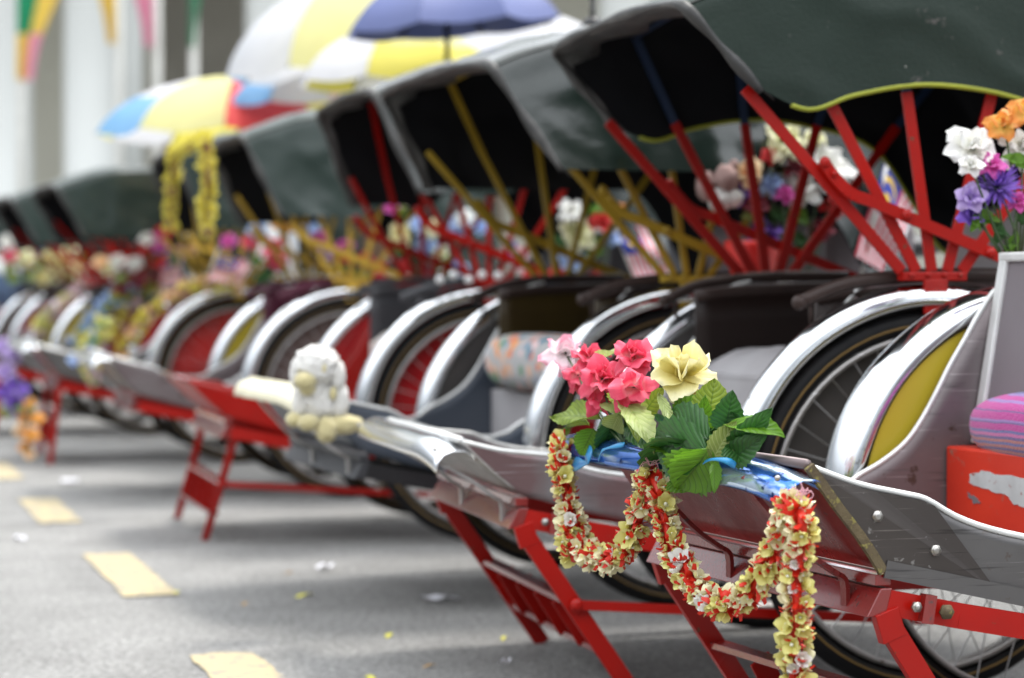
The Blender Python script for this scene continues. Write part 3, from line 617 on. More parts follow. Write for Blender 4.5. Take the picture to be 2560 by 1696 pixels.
    if p.get('board'):
        b = MB(); b.prism([(.098,.745),(.150,.455),(.118,.455),(.066,.742)], -.325, .325, q); bo = b.build('backrest', greyvinyl, root, bev=.006)
        MB().prism([(.104,.750),(.156,.455),(.112,.453),(.060,.747)], -.341, -.318, q).box(q(.106,-.341,.741), q(.058,.341,.756)).build('backrest_piping', edge, bo, bev=.004)
    else:
        path = spline([(.18,.335),(.0,.338),(-.15,.332),(-.25,.30),(-.30,.20),(-.315,.0),(-.30,-.20),(-.25,-.30),(-.15,-.332),(0,-.338),(.18,-.335)] if False else [(.18,.335,0),(.0,.338,0),(-.15,.332,0),(-.25,.30,0),(-.30,.20,0),(-.315,.0,0),(-.30,-.20,0),(-.25,-.30,0),(-.15,-.332,0),(0,-.338,0),(.18,-.335,0)], 4)
        m = MB(); n = len(path)
        hz_ = lambda t: .452+(.250-.02*(abs(2*t-1)**6))
        m.grid(lambda t, s: q(path[int(round(t*(n-1)))].x, path[int(round(t*(n-1)))].y, .452+(hz_(t)-.452)*s), n-1, 4)
        bo = m.build('backrest', p['back'], root, solid=.014)
        MB().tube([q(path[i].x, path[i].y, hz_(i/(n-1))) for i in range(n)], .013, 8).build('backrest_roll', p.get('roll', brownroll), bo)
        for sgn in (1, -1):
            ar = spline([(.225,.385*sgn,.676),(.14,.39*sgn,.708),(0,.385*sgn,.722),(-.16,.37*sgn,.722)], 4)
            m = MB().tube([q(*x) for x in ar], .012, 8).tube([q(.21,.385*sgn,.683), q(.205,.380*sgn,.64)], .004, 6); m.ball(q(.228,.385*sgn,.675), .014); m.build('armrest', p.get('roll', brownroll), root)
    # bumper bar and straps
    if p.get('bar'):
        m = MB(); b0, b1 = p.get('barv', (-.40, .36))
        cs = [(-.034,-.004),(-.030,.006),(-.015,.011),(.005,.011),(.022,.004),(.032,-.010),(.034,-.024)]
        def fb(t, s):
            v = b0+(b1-b0)*t; k = s*(len(cs)-1); i = min(int(k), len(cs)-2); g = k-i
            du = cs[i][0]*(1-g)+cs[i+1][0]*g; dz = cs[i][1]*(1-g)+cs[i+1][1]*g
            du *= p.get('barw', 1); e = max(0, (t-.78)/.22); e0 = max(0, (.07-t)/.07); bow = -.012*(2*t-1)**2
            return q(.828+bow+du*(1-.35*e0*e0)-.004*e*e, v, .473+fz+dz+.0005*math.sin(t*15)-.020*e**2-.006*e0)
        m.grid(fb, 40, 12); bo = m.build('footrest_bar', p['bar'], root, solid=.003)
        for v in (-.10, .22):
            st = MB(); pts = spline([(.845,v,.462+fz),(.83,v+.012,.435+fz*.8),(.775,v+.03,.372),(.74,v+.04,.345),(.722,v+.04,.332),(.720,v+.04,.300)], 3)
            for a, b in zip(pts[:-1], pts[1:]): st.bar(q(*a), q(*b), .006, .014)
            st.build('bar_strap', p.get('strap', dullsteel), root)
        for v in (b0+.015, b1-.01): MB().ball(q(.846, v, .468+fz), .004).build('bar_bolt', boltm, bo)
    # folding ladder
    uf = p.get('foot', .50); lu = p.get('ltop', .70); vl = p.get('lw', .322); vc_ = p.get('lc', 0); vb_ = p.get('lcb', vc_); lt_ = p.get('lthick', 1)
    for sgn in ((1, -1) if p.get('ladder', 1) else ()):
        m = MB(); A = Vector((lu, vc_+vl*sgn, .30)); B = Vector((uf, vb_+vl*sgn*.98, 0)); k = A.lerp(B, .12)
        m.bar(q(*A), q(*(k+Vector((.012,0,0)))), .034*lt_, .014*lt_); m.bar(q(*(A.lerp(B,.09)+Vector((.006,0,0)))), q(*B), .030*lt_, .012*lt_); m.ball(q(*(A.lerp(B,.5)+Vector((0,.007*sgn,0)))), (.007,.004,.007)); lg = m.build('leg', fm, root, bev=.001)
        if p.get('strut') and sgn > 0:
            m = MB(); S = A.lerp(B, .46); m.bar(q(S.x, S.y+.012, S.z), q(-.02, .352, .118), .016, .008); m.ball(q(S.x, S.y+.014, S.z), (.012,.008,.012)); m.build('strut', fm, root)
    for h in ((.45, .74) if p.get('ladder', 1) else ()):
        c = Vector((lu, vc_, .30)).lerp(Vector((uf, vb_, 0)), h)
        MB().bar(q(c.x, c.y-vl, c.z), q(c.x, c.y+vl, c.z), .010, .030, side=(1,0,0)).build('step', p.get('plate', redold), root, bev=.001)
    for v in ((-.20, -.06, .08, .21) if p.get('ladder', 1) else ()):
        v = vc_ + (vb_-vc_)*.6 + v*vl/.322
        a = Vector((lu, v, .30)).lerp(Vector((uf, v+.03, 0)), .46); b = Vector((lu, v, .30)).lerp(Vector((uf, v-.01, 0)), .73)
        MB().bar(q(a.x, a.y, a.z), q(b.x, b.y, b.z), .035, .005).build('step_slat', fm, root, bev=.001)
    # cycle part behind the seat
    m = MB().tube([q(-.35,0,.25), q(-.62,0,.30), q(-.72,0,.62)], .016, 8).tube([q(-.35,0,.60), q(-.70,0,.34)], .014, 8).tube([q(-.70,.02,.34), q(-1.05,.04,.33)], .009, 6).tube([q(-.70,-.02,.34), q(-1.05,-.04,.33)], .009, 6).tube([q(-.72,.0,.6), q(-1.05,.04,.33)], .008, 6)
    m.build('cycle_frame', fm, root)
    add_wheel(root, -1.05, 0)
    MB().ball(q(-.74,0,.80), (.12,.075,.03)).tube([q(-.72,0,.6), q(-.74,0,.79)], .012, 8).build('saddle', black, root)
    MB().tube([q(-.40,-.30,.80), q(-.36,0,.79), q(-.40,.30,.80)], .011, 8).tube([q(-.36,0,.5), q(-.36,0,.79)], .014, 8).build('handlebar', dullsteel, root)
    if p.get('box'): MB().box(q(-.36,-.33,.66), q(-.60,.36,.86)).build('rear_box', p['box'], root, bev=.03)
    if p.get('canvas'): hood(root, p)
    return root
T = {1: Frame(2.07,3.02,-3), 2: Frame(2.04,4.09,5), 3: Frame(2.04,5.26,0), 4: Frame(2.074,6.66,4), 5: Frame(2.08,8.14,4), 6: Frame(2.07,9.85,4), 7: Frame(2.04,11.8,0), 8: Frame(2.04,13.5,0), 9: Frame(2.04,15.2,0), 10: Frame(2.04,17.0,0)}
chromew = M('polished_chrome', (.86,.88,.90), .18, 1, c2=(.78,.80,.82), scale=10, bump=.04, bscale=6)
trishaw(dict(f=T[1], seed=1, label='nearest trishaw, silver with a rusty edged side panel, blue footrest bar and yellow wheel cover', frame=red, side=silver, side_in=silver2, front=redold, plate=platered, lap=1, board=1, seatbox=redpeel, bar=bluebar, strap=redold, cover_f=yelcover, cover_n=yelcover, foot=.50, rim=silver2, barv=(-.40,.325), barw=.78, fw=.092))
trishaw(dict(f=T[2], seed=2, label='trishaw with red hood arms, brown seat back and lime piped dark green hood, second nearest', frame=red, side=silverred, front=dullsteel, plate=platered, bar=chromew, barv=(-.45,.31), seatbox=whitevinyl, seat=whitevinyl, back=brown, arm=red, arm_in=M('dark_blue_arm', (.004,.02,.06), .5), canvas=canvas, trim=lime, studs=1, cover_n=greycover, cover_f=greycover, strut=1, box=whitevinyl, fz=-.04))
trishaw(dict(f=T[3], seed=3, label='trishaw with navy front, ochre hood arms and a white plush toy on its bar', ladder=0, flare=.07, fw=.06, frame=black, side=navy, front=navy, plate=darkgrey, rim=cream, bar=cream, barv=(-.32,.30), seatbox=whitevinyl, back=bronze, arm=yeldark, canvas=canvasgl, drop=.045, wr=1.5, cover_f=greycover, cover_n=redcover, box=greyvinyl))
trishaw(dict(f=T[4], seed=4, label='all red fronted trishaw with a short ladder reaching forward and dark grey seat back', frame=red, side=red, front=red, plate=platered, bar=None, rim=platered, seatbox=whitevinyl, seat=fabric_floral('pale_floral_cover', (.66,.62,.58), 12), back=darkgrey, roll=darkgrey, arm=red, canvas=canvasgl, drop=.04, hu=-.13, hz=.055, flare=.06, cover_n=redcover, cover_f=redcover, fz=-.035, foot=.745, ltop=.67, lw=.33, lc=-.05, lcb=-.17, lthick=.7, strut=1, box=darkgrey))
trishaw(dict(f=T[5], seed=5, label='trishaw with bright yellow hood arms and a maroon seat back', frame=red, side=silver2, front=silver, plate=redold, bar=chromew, seatbox=whitevinyl, back=maroon, roll=maroon, arm=yelpaint, canvas=canvaslt, drop=.06, hu=-.09, hz=.02, flare=.04, wr=1.4, cover_n=browncover, cover_f=yelcover, ladder=0))
trishaw(dict(f=T[6], seed=6, label='trishaw with flat red wheel covers, yellow garlands over its hood and mudguard', frame=red, side=silver, front=redold, plate=redold, bar=chromew, seatbox=whitevinyl, back=maroon, arm=yelpaint, canvas=canvaslt, drop=.06, hu=-.20, hz=.06, wr=1.3, cover_n=redcover, cover_f=redcover, foot=.74, lthick=.8))
trishaw(dict(f=T[7], seed=7, label='trishaw with faded grey hood and red hood arms, left of the garlanded one', frame=red, side=silver, front=red, bar=chromew, seatbox=whitevinyl, back=darkgrey, arm=red, canvas=canvaslt, drop=.06, wr=1.5, cover_n=redcover, cover_f=yelcover, foot=.74))
trishaw(dict(f=T[8], seed=8, label='trishaw second from the far left end of the row with yellow wheel cover', frame=red, side=silver, front=red, bar=chromew, seatbox=whitevinyl, back=brown, arm=red, canvas=canvaslt, drop=.06, cover_n=yelcover, cover_f=redcover))
trishaw(dict(f=T[9], seed=9, label='farthest left trishaw of the row, carrying the person in blue jeans', frame=yelpaint, side=silver, front=red, bar=chromew, seatbox=whitevinyl, back=darkgrey, arm=yelpaint, canvas=canvaslt, drop=.06, cover_n=redcover, cover_f=redcover))

def peel():
    rt_ = [o for o in bpy.data.objects if o.name == 'trishaw'][0]; f = T[1]; m = MB(); rnd = random.Random(4)
    def patch(pts, mi):
        P_ = []
        for i, (x, y) in enumerate(pts):
            x2, y2 = pts[(i+1) % len(pts)]
            for k in range(4):
                t = k/4; xx = x+(x2-x)*t+rnd.uniform(-3,3); yy = y+(y2-y)*t+rnd.uniform(-3,3); w = f.at(xx, yy, u=.2008)-f.c
                P_.append((-w.dot(f.F), w.dot(f.L), w.z))
        m.add(P_, [tuple(range(len(P_)))], mi, smooth=False)
    patch([(2425,1188),(2452,1178),(2500,1186),(2600,1202),(2620,1262),(2560,1270),(2538,1262),(2512,1238),(2470,1226),(2440,1215),(2424,1206)], 0)
    patch([(2418,1232),(2440,1244),(2452,1262),(2436,1258),(2424,1246)], 1)
    m.build('peeled_patch', [M('bare_white_undercoat', (.50,.52,.52), .5, c2=(.34,.34,.34), scale=30, c3=(.3,.05,.03), c3amt=.37, c3scale=60), greyvinyl], rt_, solid=.0006)
peel()
# ------------------------------------------------------------------ cushions
f1 = T[1]
def cushion(name, fr, u, v, z, ru, rv, rz, mat, label, ex=4):
    e = MB()
    def fn(t, s):
        a = 2*PI*t; b = PI*(s-.5); sg = lambda x, e_: math.copysign(abs(x)**e_, x)
        cu = sg(math.cos(b), .55)*sg(math.cos(a), .6); cv = sg(math.cos(b), .55)*sg(math.sin(a), .5); cz = sg(math.sin(b), .8)
        k = 1+.015*math.sin(cv*18)*cu
        return q(cu*ru*k, cv*rv, cz*rz*k)
    e.grid(fn, 40, 20); o = e.build(name, mat); o.location = fr.w(u, v, z); o.rotation_euler = (0, 0, -fr.a)
    tag(o, label, 'cushion'); return o
cushion('seat_cushion', f1, .125, .0, .486, .085, .325, .060, fabric_stripes(), 'magenta and purple striped knitted cushion on the nearest trishaw seat')
cushion('bolster', T[3], .17, -.02, .525, .09, .28, .068, fabric_floral('floral_fabric', (.40,.40,.40), 30), 'multicoloured floral bolster on the seat of the navy trishaw')

# ------------------------------------------------------------------ front garland of the nearest trishaw
def garland_path(fr, pts, n=8): return spline([fr.at(x, y, u=u_) for x, y, u_ in pts], n)
BL = []
def blossom_meshes():
    if BL: return BL
    for i in range(6):
        col = 'blossomy' if i % 2 else 'blossom'
        mb = flower_mesh(100+i, [(5, .42+.08*(i % 3), 1.0, 1.15, .35, -.45, .30)], nx=5, ny=5); mb.ball((0,0,.20), (.17,.17,.20), 8, 6, mi=1)
        BL.append(mb)
    return BL
def garland(name, paths, rad, bs, label, seed, cols=None, parts=100, tm=None, nt_=9):
    rnd = random.Random(seed); o = paths[0][0]; root = empty(name, o); tag(root, label, 'garland')
    bl = blossom_meshes(); mats = cols or ['blossom', 'blossomy']
    meshes = [m.mesh('blossom', [PM[mats[i % len(mats)] if not (i == 4 and cols is None) else 'white'], knob]) for i, m in enumerate(bl)]
    core = MB(); tin = MB(); items = []
    for path in paths:
        pl = [Vector(p)-Vector(o) for p in path]; core.tube(pl, rad*.35, 6)
        L_ = [0]
        for a, b in zip(pl[:-1], pl[1:]): L_.append(L_[-1]+(b-a).length)
        tot = L_[-1]; s = 0; ring = 0
        while s < tot:
            k = max(i for i in range(len(L_)) if L_[i] <= s); k = min(k, len(pl)-2)
            g = (s-L_[k])/max(1e-9, L_[k+1]-L_[k]); c = pl[k].lerp(pl[k+1], g); d = (pl[k+1]-pl[k]).normalized()
            a = d.cross(Vector((.3,.5,.8))).normalized(); b = d.cross(a); nn = 4 if rad < .025 and bs < .015 else 4
            for j in range(nn):
                th = 2*PI*(j+.5*(ring % 2))/nn + rnd.uniform(-.4, .4); n = a*math.cos(th)+b*math.sin(th)
                pos = c + n*rad*.55 + d*rnd.uniform(-.3, .3)*bs
                nd = (n + d*rnd.uniform(-.4, .4) + Vector((0,0,-.1))).normalized()
                sc_ = bs*rnd.choice((.62,.8,.95,1.1,1.3))*rnd.uniform(.93,1.07)
                Mx = frame_mat(pos, d.cross(nd)+Vector((rnd.uniform(-.3,.3),rnd.uniform(-.3,.3),0)), nd) @ Matrix.Diagonal((sc_, sc_*rnd.uniform(.72,1.05), sc_*rnd.uniform(.7,1.5), 1))
                items.append((n.dot(-FW), rnd.randrange(6), Mx))
            for j in range(nt_):
                th = rnd.uniform(0, 2*PI); n = a*math.cos(th)+b*math.sin(th); w = d.cross(n); p0 = c + n*rad*.35 + d*rnd.uniform(-.6,.6)*bs; ln = rad*rnd.uniform(.65, 1.0); wd = bs*rnd.uniform(.5,.95)
                tw = rnd.uniform(-1, 1)
                tin.grid(lambda t, s_: p0 + n*ln*t + (w*math.cos(tw*t)+d*math.sin(tw*t))*(s_-.5)*wd*(1-.6*t) + d*.3*ln*math.sin(t*3+tw), 3, 1)
            s += bs*1.25; ring += 1
    core.build('garland_core', tm or tinsel, root); tin.build('ruffle', tm or tinsel, root)
    items.sort(key=lambda x: -x[0])
    for d_, k, Mx in items[:parts]: link('blossom', meshes[k], root, Mx)
    rest = items[parts:]
    if rest:
        mb = MB()
        for d_, k, Mx in rest: mb.join(bl[k], Mx)
        n0 = 0; mi = []
        # material slots: two petal colours by blossom kind + pistil
        idx = 0; m_all = []
        for d_, k, Mx in rest:
            m_all += [(2 if z else k % 2) for z in bl[k].m]
        mb.m = m_all
        ob = mb.build('blossoms', [PM[mats[0]], PM[mats[1 % len(mats)]], knob], root); ob['kind'] = 'stuff'
    return root
G1 = [(1410,1112,.850),(1402,1145,.862),(1408,1200,.866),(1420,1260,.866),(1432,1310,.868),(1462,1372,.872),(1510,1398,.874),(1558,1378,.870),(1590,1320,.866),(1606,1255,.864),(1624,1196,.866),
      (1648,1225,.870),(1662,1300,.872),(1692,1390,.874),(1735,1462,.876),(1790,1510,.878),(1848,1504,.876),(1895,1455,.872),(1932,1395,.868),(1960,1320,.864),(1985,1275,.866)]
G2 = [(1975,1262,.872),(2004,1290,.878),(2002,1360,.880),(1990,1440,.880),(1994,1520,.880),(1990,1600,.880),(1986,1680,.880),(1984,1760,.880)]
G3 = [(1430,1300,.876),(1428,1350,.880),(1438,1402,.882)]
garland('flower_garland', [garland_path(f1, G1), garland_path(f1, G2, 6), garland_path(f1, G3, 4)], .0178, .0128, 'long cream and red blossom garland looped along the blue footrest bar', 5)
# short strings tying it on
def ties(pts, mat, label, r=.0006):
    o = f1.at(*pts[0][:2], u=pts[0][2]); m = MB()
    for x, y, u_ in pts:
        c = f1.at(x, y, u=u_)-o
        for k in range(7):
            a = random.Random(k+x).uniform(0, 6); b = random.Random(k*3+x).uniform(.008, .022)
            m.tube(spline([c, c+RT*math.cos(a)*b*.5+Vector((0,0,.5*b*abs(math.sin(a)))), c+RT*math.cos(a)*b+Vector((0,0,b*math.sin(a)))], 3), r, 5)
        m.tube([c+RT*.010*math.cos(t*PI/6)+Vector((0,0,.006*math.sin(t*PI/6))) for t in range(12)], r, 5, closed=True)
    ob = m.build('string_tie', mat); ob.location = o; tag(ob, label, 'string'); return ob
pinkstring = M('pink_string', (.75,.38,.45), .6)
ties([(1625,1165,.872)], pinkstring, 'pink string tying the middle of the garland to the blue bar')
ties([(2012,1238,.872)], pinkstring, 'pale pink string tying the near end of the garland to the blue bar')
def ribbon(pts, w, mat, label, name='ribbon'):
    pw = [f1.at(x, y, u=u_) for x, y, u_ in pts]; o = pw[0]; sp = spline([p-o for p in pw], 5); m = MB()
    n = len(sp)-1
    def fn(t, s):
        p = sp[int(round(t*n))]; return p + (RT*.35+Vector((0,0,.93)))*(s-.5)*w*(.7+.3*math.sin(t*9)) - FW*.002*math.sin(s*PI)
    m.grid(fn, n, 3); ob = m.build(name, mat, solid=.0012); ob.location = o; tag(ob, label, 'ribbon'); return ob
ribbon([(1735,1215,.868),(1745,1170,.872),(1775,1150,.876),(1815,1152,.874),(1838,1165,.86)], .009, bluetie, 'shiny blue ribbon knotted round the right bouquet stems')
ribbon([(1498,1150,.866),(1505,1128,.870),(1530,1118,.870),(1560,1112,.862)], .008, bluetie, 'dark blue ribbon knotted round the left bouquet stems')
ribbon([(1432,1158,.85),(1450,1162,.86),(1475,1150,.862),(1468,1128,.86)], .022, tape, 'dark blue tape wrapped under the far end of the bar')

# ------------------------------------------------------------------ the two hero bouquets
def to_cam_up(deg_r, tilt):  # direction: up, leaned deg to the right, tilted toward camera
    a = R(deg_r); b = R(tilt); return ((Vector((0,0,1))*math.cos(a) + RT*math.sin(a))*math.cos(b) - Vector((FW.x,FW.y,0))*math.sin(b)).normalized()
PXM = FPX/3.05
def hero_bouquet(base, flowers, leaves, label, seed):
    o = f1.at(base[0], base[1], u=base[2]); root = empty('artificial_bouquet', o); tag(root, label, 'bouquet'); rnd = random.Random(seed)
    st = MB()
    for (x, y, du, rpx, col, kind, lean, tilt, sx) in flowers:
        c = f1.at(x, y, u=.83+du)-o; r = rpx/PXM*(.95 if col == 'yellow' else .95); lay = [(n, el, L_*r, W_*r, cu, cp, rf) for (n, el, L_, W_, cu, cp, rf) in kind]
        mb = flower_mesh(sx, lay, nx=8, ny=8); d = to_cam_up(lean, tilt)
        fl = mb.build('flower_head', [PM[col]], root); fl.matrix_local = frame_mat(c - d*r*.35, RT, d)
        m2 = MB()
        for k in range(4):
            a = k*PI/2; m2.tube([c-d*r*.4, c-d*r*.42+RT*math.cos(a)*r*.22+FW*math.sin(a)*r*.22+d*r*.12], [.0022,.0008], 5)
        s0 = c-d*r*.4; st.tube(spline([s0, s0.lerp(Vector((0,0,0)), .5)+RT*rnd.uniform(-.01,.01), Vector((rnd.uniform(-.008,.008),rnd.uniform(-.008,.008),-.01))], 5), .0017, 6); st.join(m2)
    st.build('stems', stemm, root)
    for (x0, y0, x1, y1, w, col, du, roll, bend) in leaves:
        a = f1.at(x0, y0, u=.83+du)-o; b = f1.at(x1, y1, u=.83+du+rnd.uniform(-.012,.02))-o; d = b-a; Ln = d.length*1.03
        mb = leaf_mb(Ln*1.06, w/PXM*1.32, rnd.uniform(.2,.5), bend, rnd, serr=.07); ob = mb.build('leaf', [LM[col]], root)
        nrm = (-FW*math.cos(R(roll)) + Vector((0,0,1))*math.sin(R(roll))+RT*rnd.uniform(-.35,.35))
        ob.matrix_local = frame_mat(a, d + Vector((0,0,1))*Ln*bend*.35, nrm)
    return root
PEO = [(3,1.35,.6,.6,.5,-1,.3),(4,1.0,.85,.9,.1,-.9,.45),(5,.5,1.1,1.1,-.3,-.5,.5),(4,-.3,1.2,1.05,-.7,.4,.5)]
PALE = [(3,1.3,.85,.8,.2,-.9,.4),(4,.85,1.1,1.1,-.1,-.6,.5),(4,.1,1.25,1.2,-.4,.3,.4),(3,-1.0,1.3,.95,-.3,.5,.4)]
YEL = [(3,1.45,.75,.6,.1,-.8,.4),(4,1.15,1.05,.95,0,-.9,.5),(5,.18,1.12,1.0,-.1,.3,.4),(4,-.75,1.05,.95,-.5,.5,.35)]
DRP = [(3,1.1,.8,.8,.2,-.8,.5),(4,.4,1.1,1.05,-.4,-.3,.5),(4,-.6,1.35,.95,-.7,.5,.5)]
hero_bouquet((1565,1118,.835),
  [(1408,868,-.02,66,'pale',PALE,-22,25,11),(1478,880,.0,56,'pink',PEO,10,20,12),(1440,930,.0,46,'pink',DRP,-35,35,13),(1505,935,.03,66,'pink',PEO,-8,45,14),(1595,880,.0,62,'pink',PEO,35,30,15),(1588,955,.03,62,'pink',DRP,10,50,16),(1500,985,.03,48,'pink',DRP,-10,60,17)],
  [(1500,1046,1368,1040,62,'light',.03,20,.1),(1470,1060,1395,1075,40,'light',.02,20,.1),(1520,1030,1425,1002,40,'mid',-.02,50,.2),(1484,1072,1458,1140,72,'mid',.02,10,.3),(1530,1050,1515,1138,76,'dark',.01,0,.2),(1548,1036,1522,1106,56,'olive',.04,15,.5),
   (1565,1050,1503,980,62,'pale',.02,30,.3),(1553,1000,1632,1092,66,'pale',.03,10,.3),(1540,980,1598,1065,84,'light',.01,20,.3),(1492,912,1568,858,52,'pale',-.02,30,.2),(1600,1050,1645,985,70,'light',-.01,20,.2),
   (1600,1060,1560,1120,60,'dark',.0,0,.3),(1570,1050,1605,1120,56,'dark',.01,0,.3),(1500,1100,1545,1060,50,'dark',-.01,0,.2),(1602,1128,1582,1205,44,'dark',-.03,0,.4),(1648,985,1682,1078,24,'pale',.03,0,.2),(1560,1085,1620,1040,50,'mid',-.02,15,.2),(1545,1090,1490,1050,46,'dark',-.02,15,.2),(1425,1072,1400,1090,20,'light',.0,0,.2)],
  'artificial bouquet of pink and pale pink flowers at the far end of the blue bar', 3)
hero_bouquet((1790,1165,.835),
  [(1708,915,.0,92,'yellow',YEL,4,38,21)],
  [(1772,1110,1612,1140,150,'dark',.03,20,.3),(1775,1135,1680,1232,120,'mid',.04,0,.3),(1690,1060,1745,1008,66,'mid',.01,10,.2),(1650,1065,1745,1030,70,'dark',.0,30,.2),(1768,1062,1790,958,92,'light',-.01,5,.2),(1745,1090,1765,1020,56,'mid',.0,0,.2),
   (1812,1080,1830,1005,72,'dark',.01,15,.3),(1818,1066,1934,1072,60,'bright',.02,40,.3),(1815,1060,1900,1035,46,'dark',.0,60,.3),(1832,1130,1898,1085,62,'dark',.01,10,.3),(1820,1158,1885,1120,60,'dark',.02,20,.3),(1782,1150,1832,1072,56,'olive',.04,10,.4),(1784,1158,1790,1225,27,'mid',.05,0,.2),
   (1760,1120,1700,1050,110,'dark',.0,15,.2),(1760,1150,1640,1190,90,'dark',.01,30,.3),(1790,1130,1740,1090,80,'dark',-.01,10,.2),(1700,1180,1730,1222,90,'mid',.03,0,.2),(1840,1110,1790,1080,60,'mid',-.02,10,.2),(1765,1125,1640,1085,120,'mid',.02,10,.1),(1765,1125,1615,1128,130,'dark',.045,0,.15),(1775,1120,1700,1240,110,'bright',.045,0,.2),(1770,1100,1660,1040,100,'dark',.03,0,.15),(1700,1150,1625,1170,100,'dark',.02,10,.2),(1830,1100,1870,1150,90,'dark',.02,20,.2),(1775,1080,1720,1060,60,'dark',0,10,.2)],
  'artificial yellow flower with broad dark green leaves tied to the blue bar', 4)

# ------------------------------------------------------------------ background bouquets (blurred)
leafclump = {}
def bouquet(name, label, fr, plane, flowers, leaves, stem_to=None, group='bouquets behind the seats'):
    key = dict(plane); cs = [fr.at(x, y, **key) for x, y, *_ in flowers]
    o = sum(cs, Vector())/len(cs); o = Vector((o.x, o.y, min(c.z for c in cs)-.05)); root = empty(name, o); tag(root, label, 'bouquet', group); rnd = random.Random(len(label)); st = MB()
    foot = Vector((0,0,-.12)) if stem_to is None else fr.at(*stem_to, **key)-o
    for (x, y, r, col, kind), c in zip(flowers, cs):
        d_ = (c-CAM).dot(FW); rr = r/(FPX/d_)*1.0; d = to_cam_up(rnd.uniform(-30,30), rnd.uniform(30,70)); c = c-o+FW*rnd.uniform(-.02,.02)
        me = fmesh(kind, col, rnd.randrange(2)); link('flower_head', me, root, frame_mat(c-d*rr*.3, RT+Vector((0,0,rnd.uniform(-.5,.5))), d) @ Matrix.Scale(rr, 4))
        st.tube([c-d*rr*.2, c.lerp(foot, .5)+RT*rnd.uniform(-.01,.01), foot], .002, 5)
    st.build('stems', stemm, root)
    lf = {}
    for (x, y, r, col) in leaves:
        c = fr.at(x, y, **key)-o; d_ = (c+o-CAM).dot(FW); rr = r/(FPX/d_)
        for k in range(3):
            a = rnd.uniform(0, 2*PI); d = (RT*math.cos(a)+Vector((0,0,math.sin(a)))-FW*rnd.uniform(-.3,.5)).normalized()
            mb = leaf_mb(rr*1.5, rr*.9, .4, .3, rnd, nx=8, ny=4); mb.build('leaf', [LM[col]], root).matrix_local = frame_mat(c-d*rr*.5, d, -FW+Vector((0,0,rnd.uniform(0,1))))
    return root
bouquet('artificial_bouquet', 'bouquet with a purple pompom, white and orange flowers above the nearest trishaw', T[1], dict(v=-.36),
  [(2435,355,72,'white','open'),(2515,300,48,'orange','open'),(2560,355,62,'white','rose'),(2500,455,68,'purple','pom'),(2425,490,42,'lilac','open'),(2432,530,40,'purple','open'),(2475,405,40,'magenta','open'),(2545,500,30,'magenta','open'),(2420,410,34,'white','open'),(2570,270,50,'orange','open')],
  [(2540,400,40,'bright'),(2470,545,36,'mid'),(2560,540,50,'dark'),(2500,580,36,'dark'),(2530,610,34,'mid'),(2440,560,26,'bright')], (2545,705))
bouquet('artificial_bouquet', 'large bouquet with white and cream flowers seen through the red hood arms', T[3], dict(v=.52),
  [(1960,340,62,'cream','rose'),(2060,400,70,'white','open'),(1998,460,62,'white','open'),(2100,420,40,'white','open'),(1875,425,42,'peach','rose'),(1842,470,42,'purple','open'),(1930,450,38,'blue','rose'),(1925,385,26,'red','open'),(1985,410,36,'darkred','open'),(2085,505,40,'red','open'),(1895,505,36,'darkred','open'),(1905,575,50,'purple','open'),(1960,480,30,'magenta','open'),(2050,565,36,'darkred','open'),(1890,620,34,'red','open'),(2045,345,36,'cream','open')],
  [(1990,530,50,'mid'),(2000,500,36,'olive'),(1950,540,40,'dark'),(2040,440,30,'dark'),(1960,620,44,'dark'),(1880,540,30,'olive'),(2000,600,40,'dark')])
bouquet('artificial_bouquet', 'bouquet of cream, white and blue flowers behind the navy trishaw seat', T[4], dict(v=.52),
  [(1430,520,38,'white','rose'),(1445,580,50,'cream','rose'),(1430,640,36,'blue','open'),(1500,545,38,'red','open'),(1530,590,24,'blue','open'),(1490,690,30,'red','open'),(1330,690,30,'red','open'),(1395,680,24,'red','open'),(1545,520,24,'orange','open')],
  [(1490,610,36,'bright'),(1400,610,34,'dark'),(1460,650,34,'mid'),(1490,520,26,'mid')])
bouquet('artificial_bouquet', 'bouquet of yellow and pale blue flowers behind the all red trishaw', T[5], dict(v=.52),
  [(997,580,32,'yellow','rose'),(1055,555,34,'blue','open'),(1065,610,34,'blue','open'),(1085,565,30,'cream','rose'),(1150,560,36,'blue','open'),(1165,540,28,'white','open'),(1205,565,24,'blue','open'),(1100,630,22,'cream','open'),(1145,665,32,'blue','rose'),(980,515,20,'magenta','open'),(1005,505,20,'cream','open'),(1015,660,22,'red','open'),(1060,670,24,'darkred','open')],
  [(1110,650,36,'bright'),(1120,690,30,'mid'),(1010,620,30,'mid'),(1005,525,22,'light'),(1050,690,28,'dark')])
bouquet('artificial_bouquet', 'bouquet with hot pink and orange flowers behind the yellow armed hood', T[6], dict(v=.52),
  [(685,610,36,'pink','rose'),(695,645,30,'pink','open'),(693,552,22,'orange','open'),(722,560,18,'orange','open'),(642,570,28,'blue','open'),(770,562,28,'blue','rose'),(622,600,24,'pink','open'),(800,590,26,'magenta','open'),(808,625,26,'lilac','open'),(860,615,26,'magenta','open'),(850,640,24,'red','open'),(948,670,26,'red','rose'),(910,640,22,'red','open'),(570,600,22,'magenta','open')],
  [(660,690,34,'dark'),(740,640,28,'dark'),(850,670,30,'mid'),(900,690,26,'mid'),(640,650,26,'mid')])
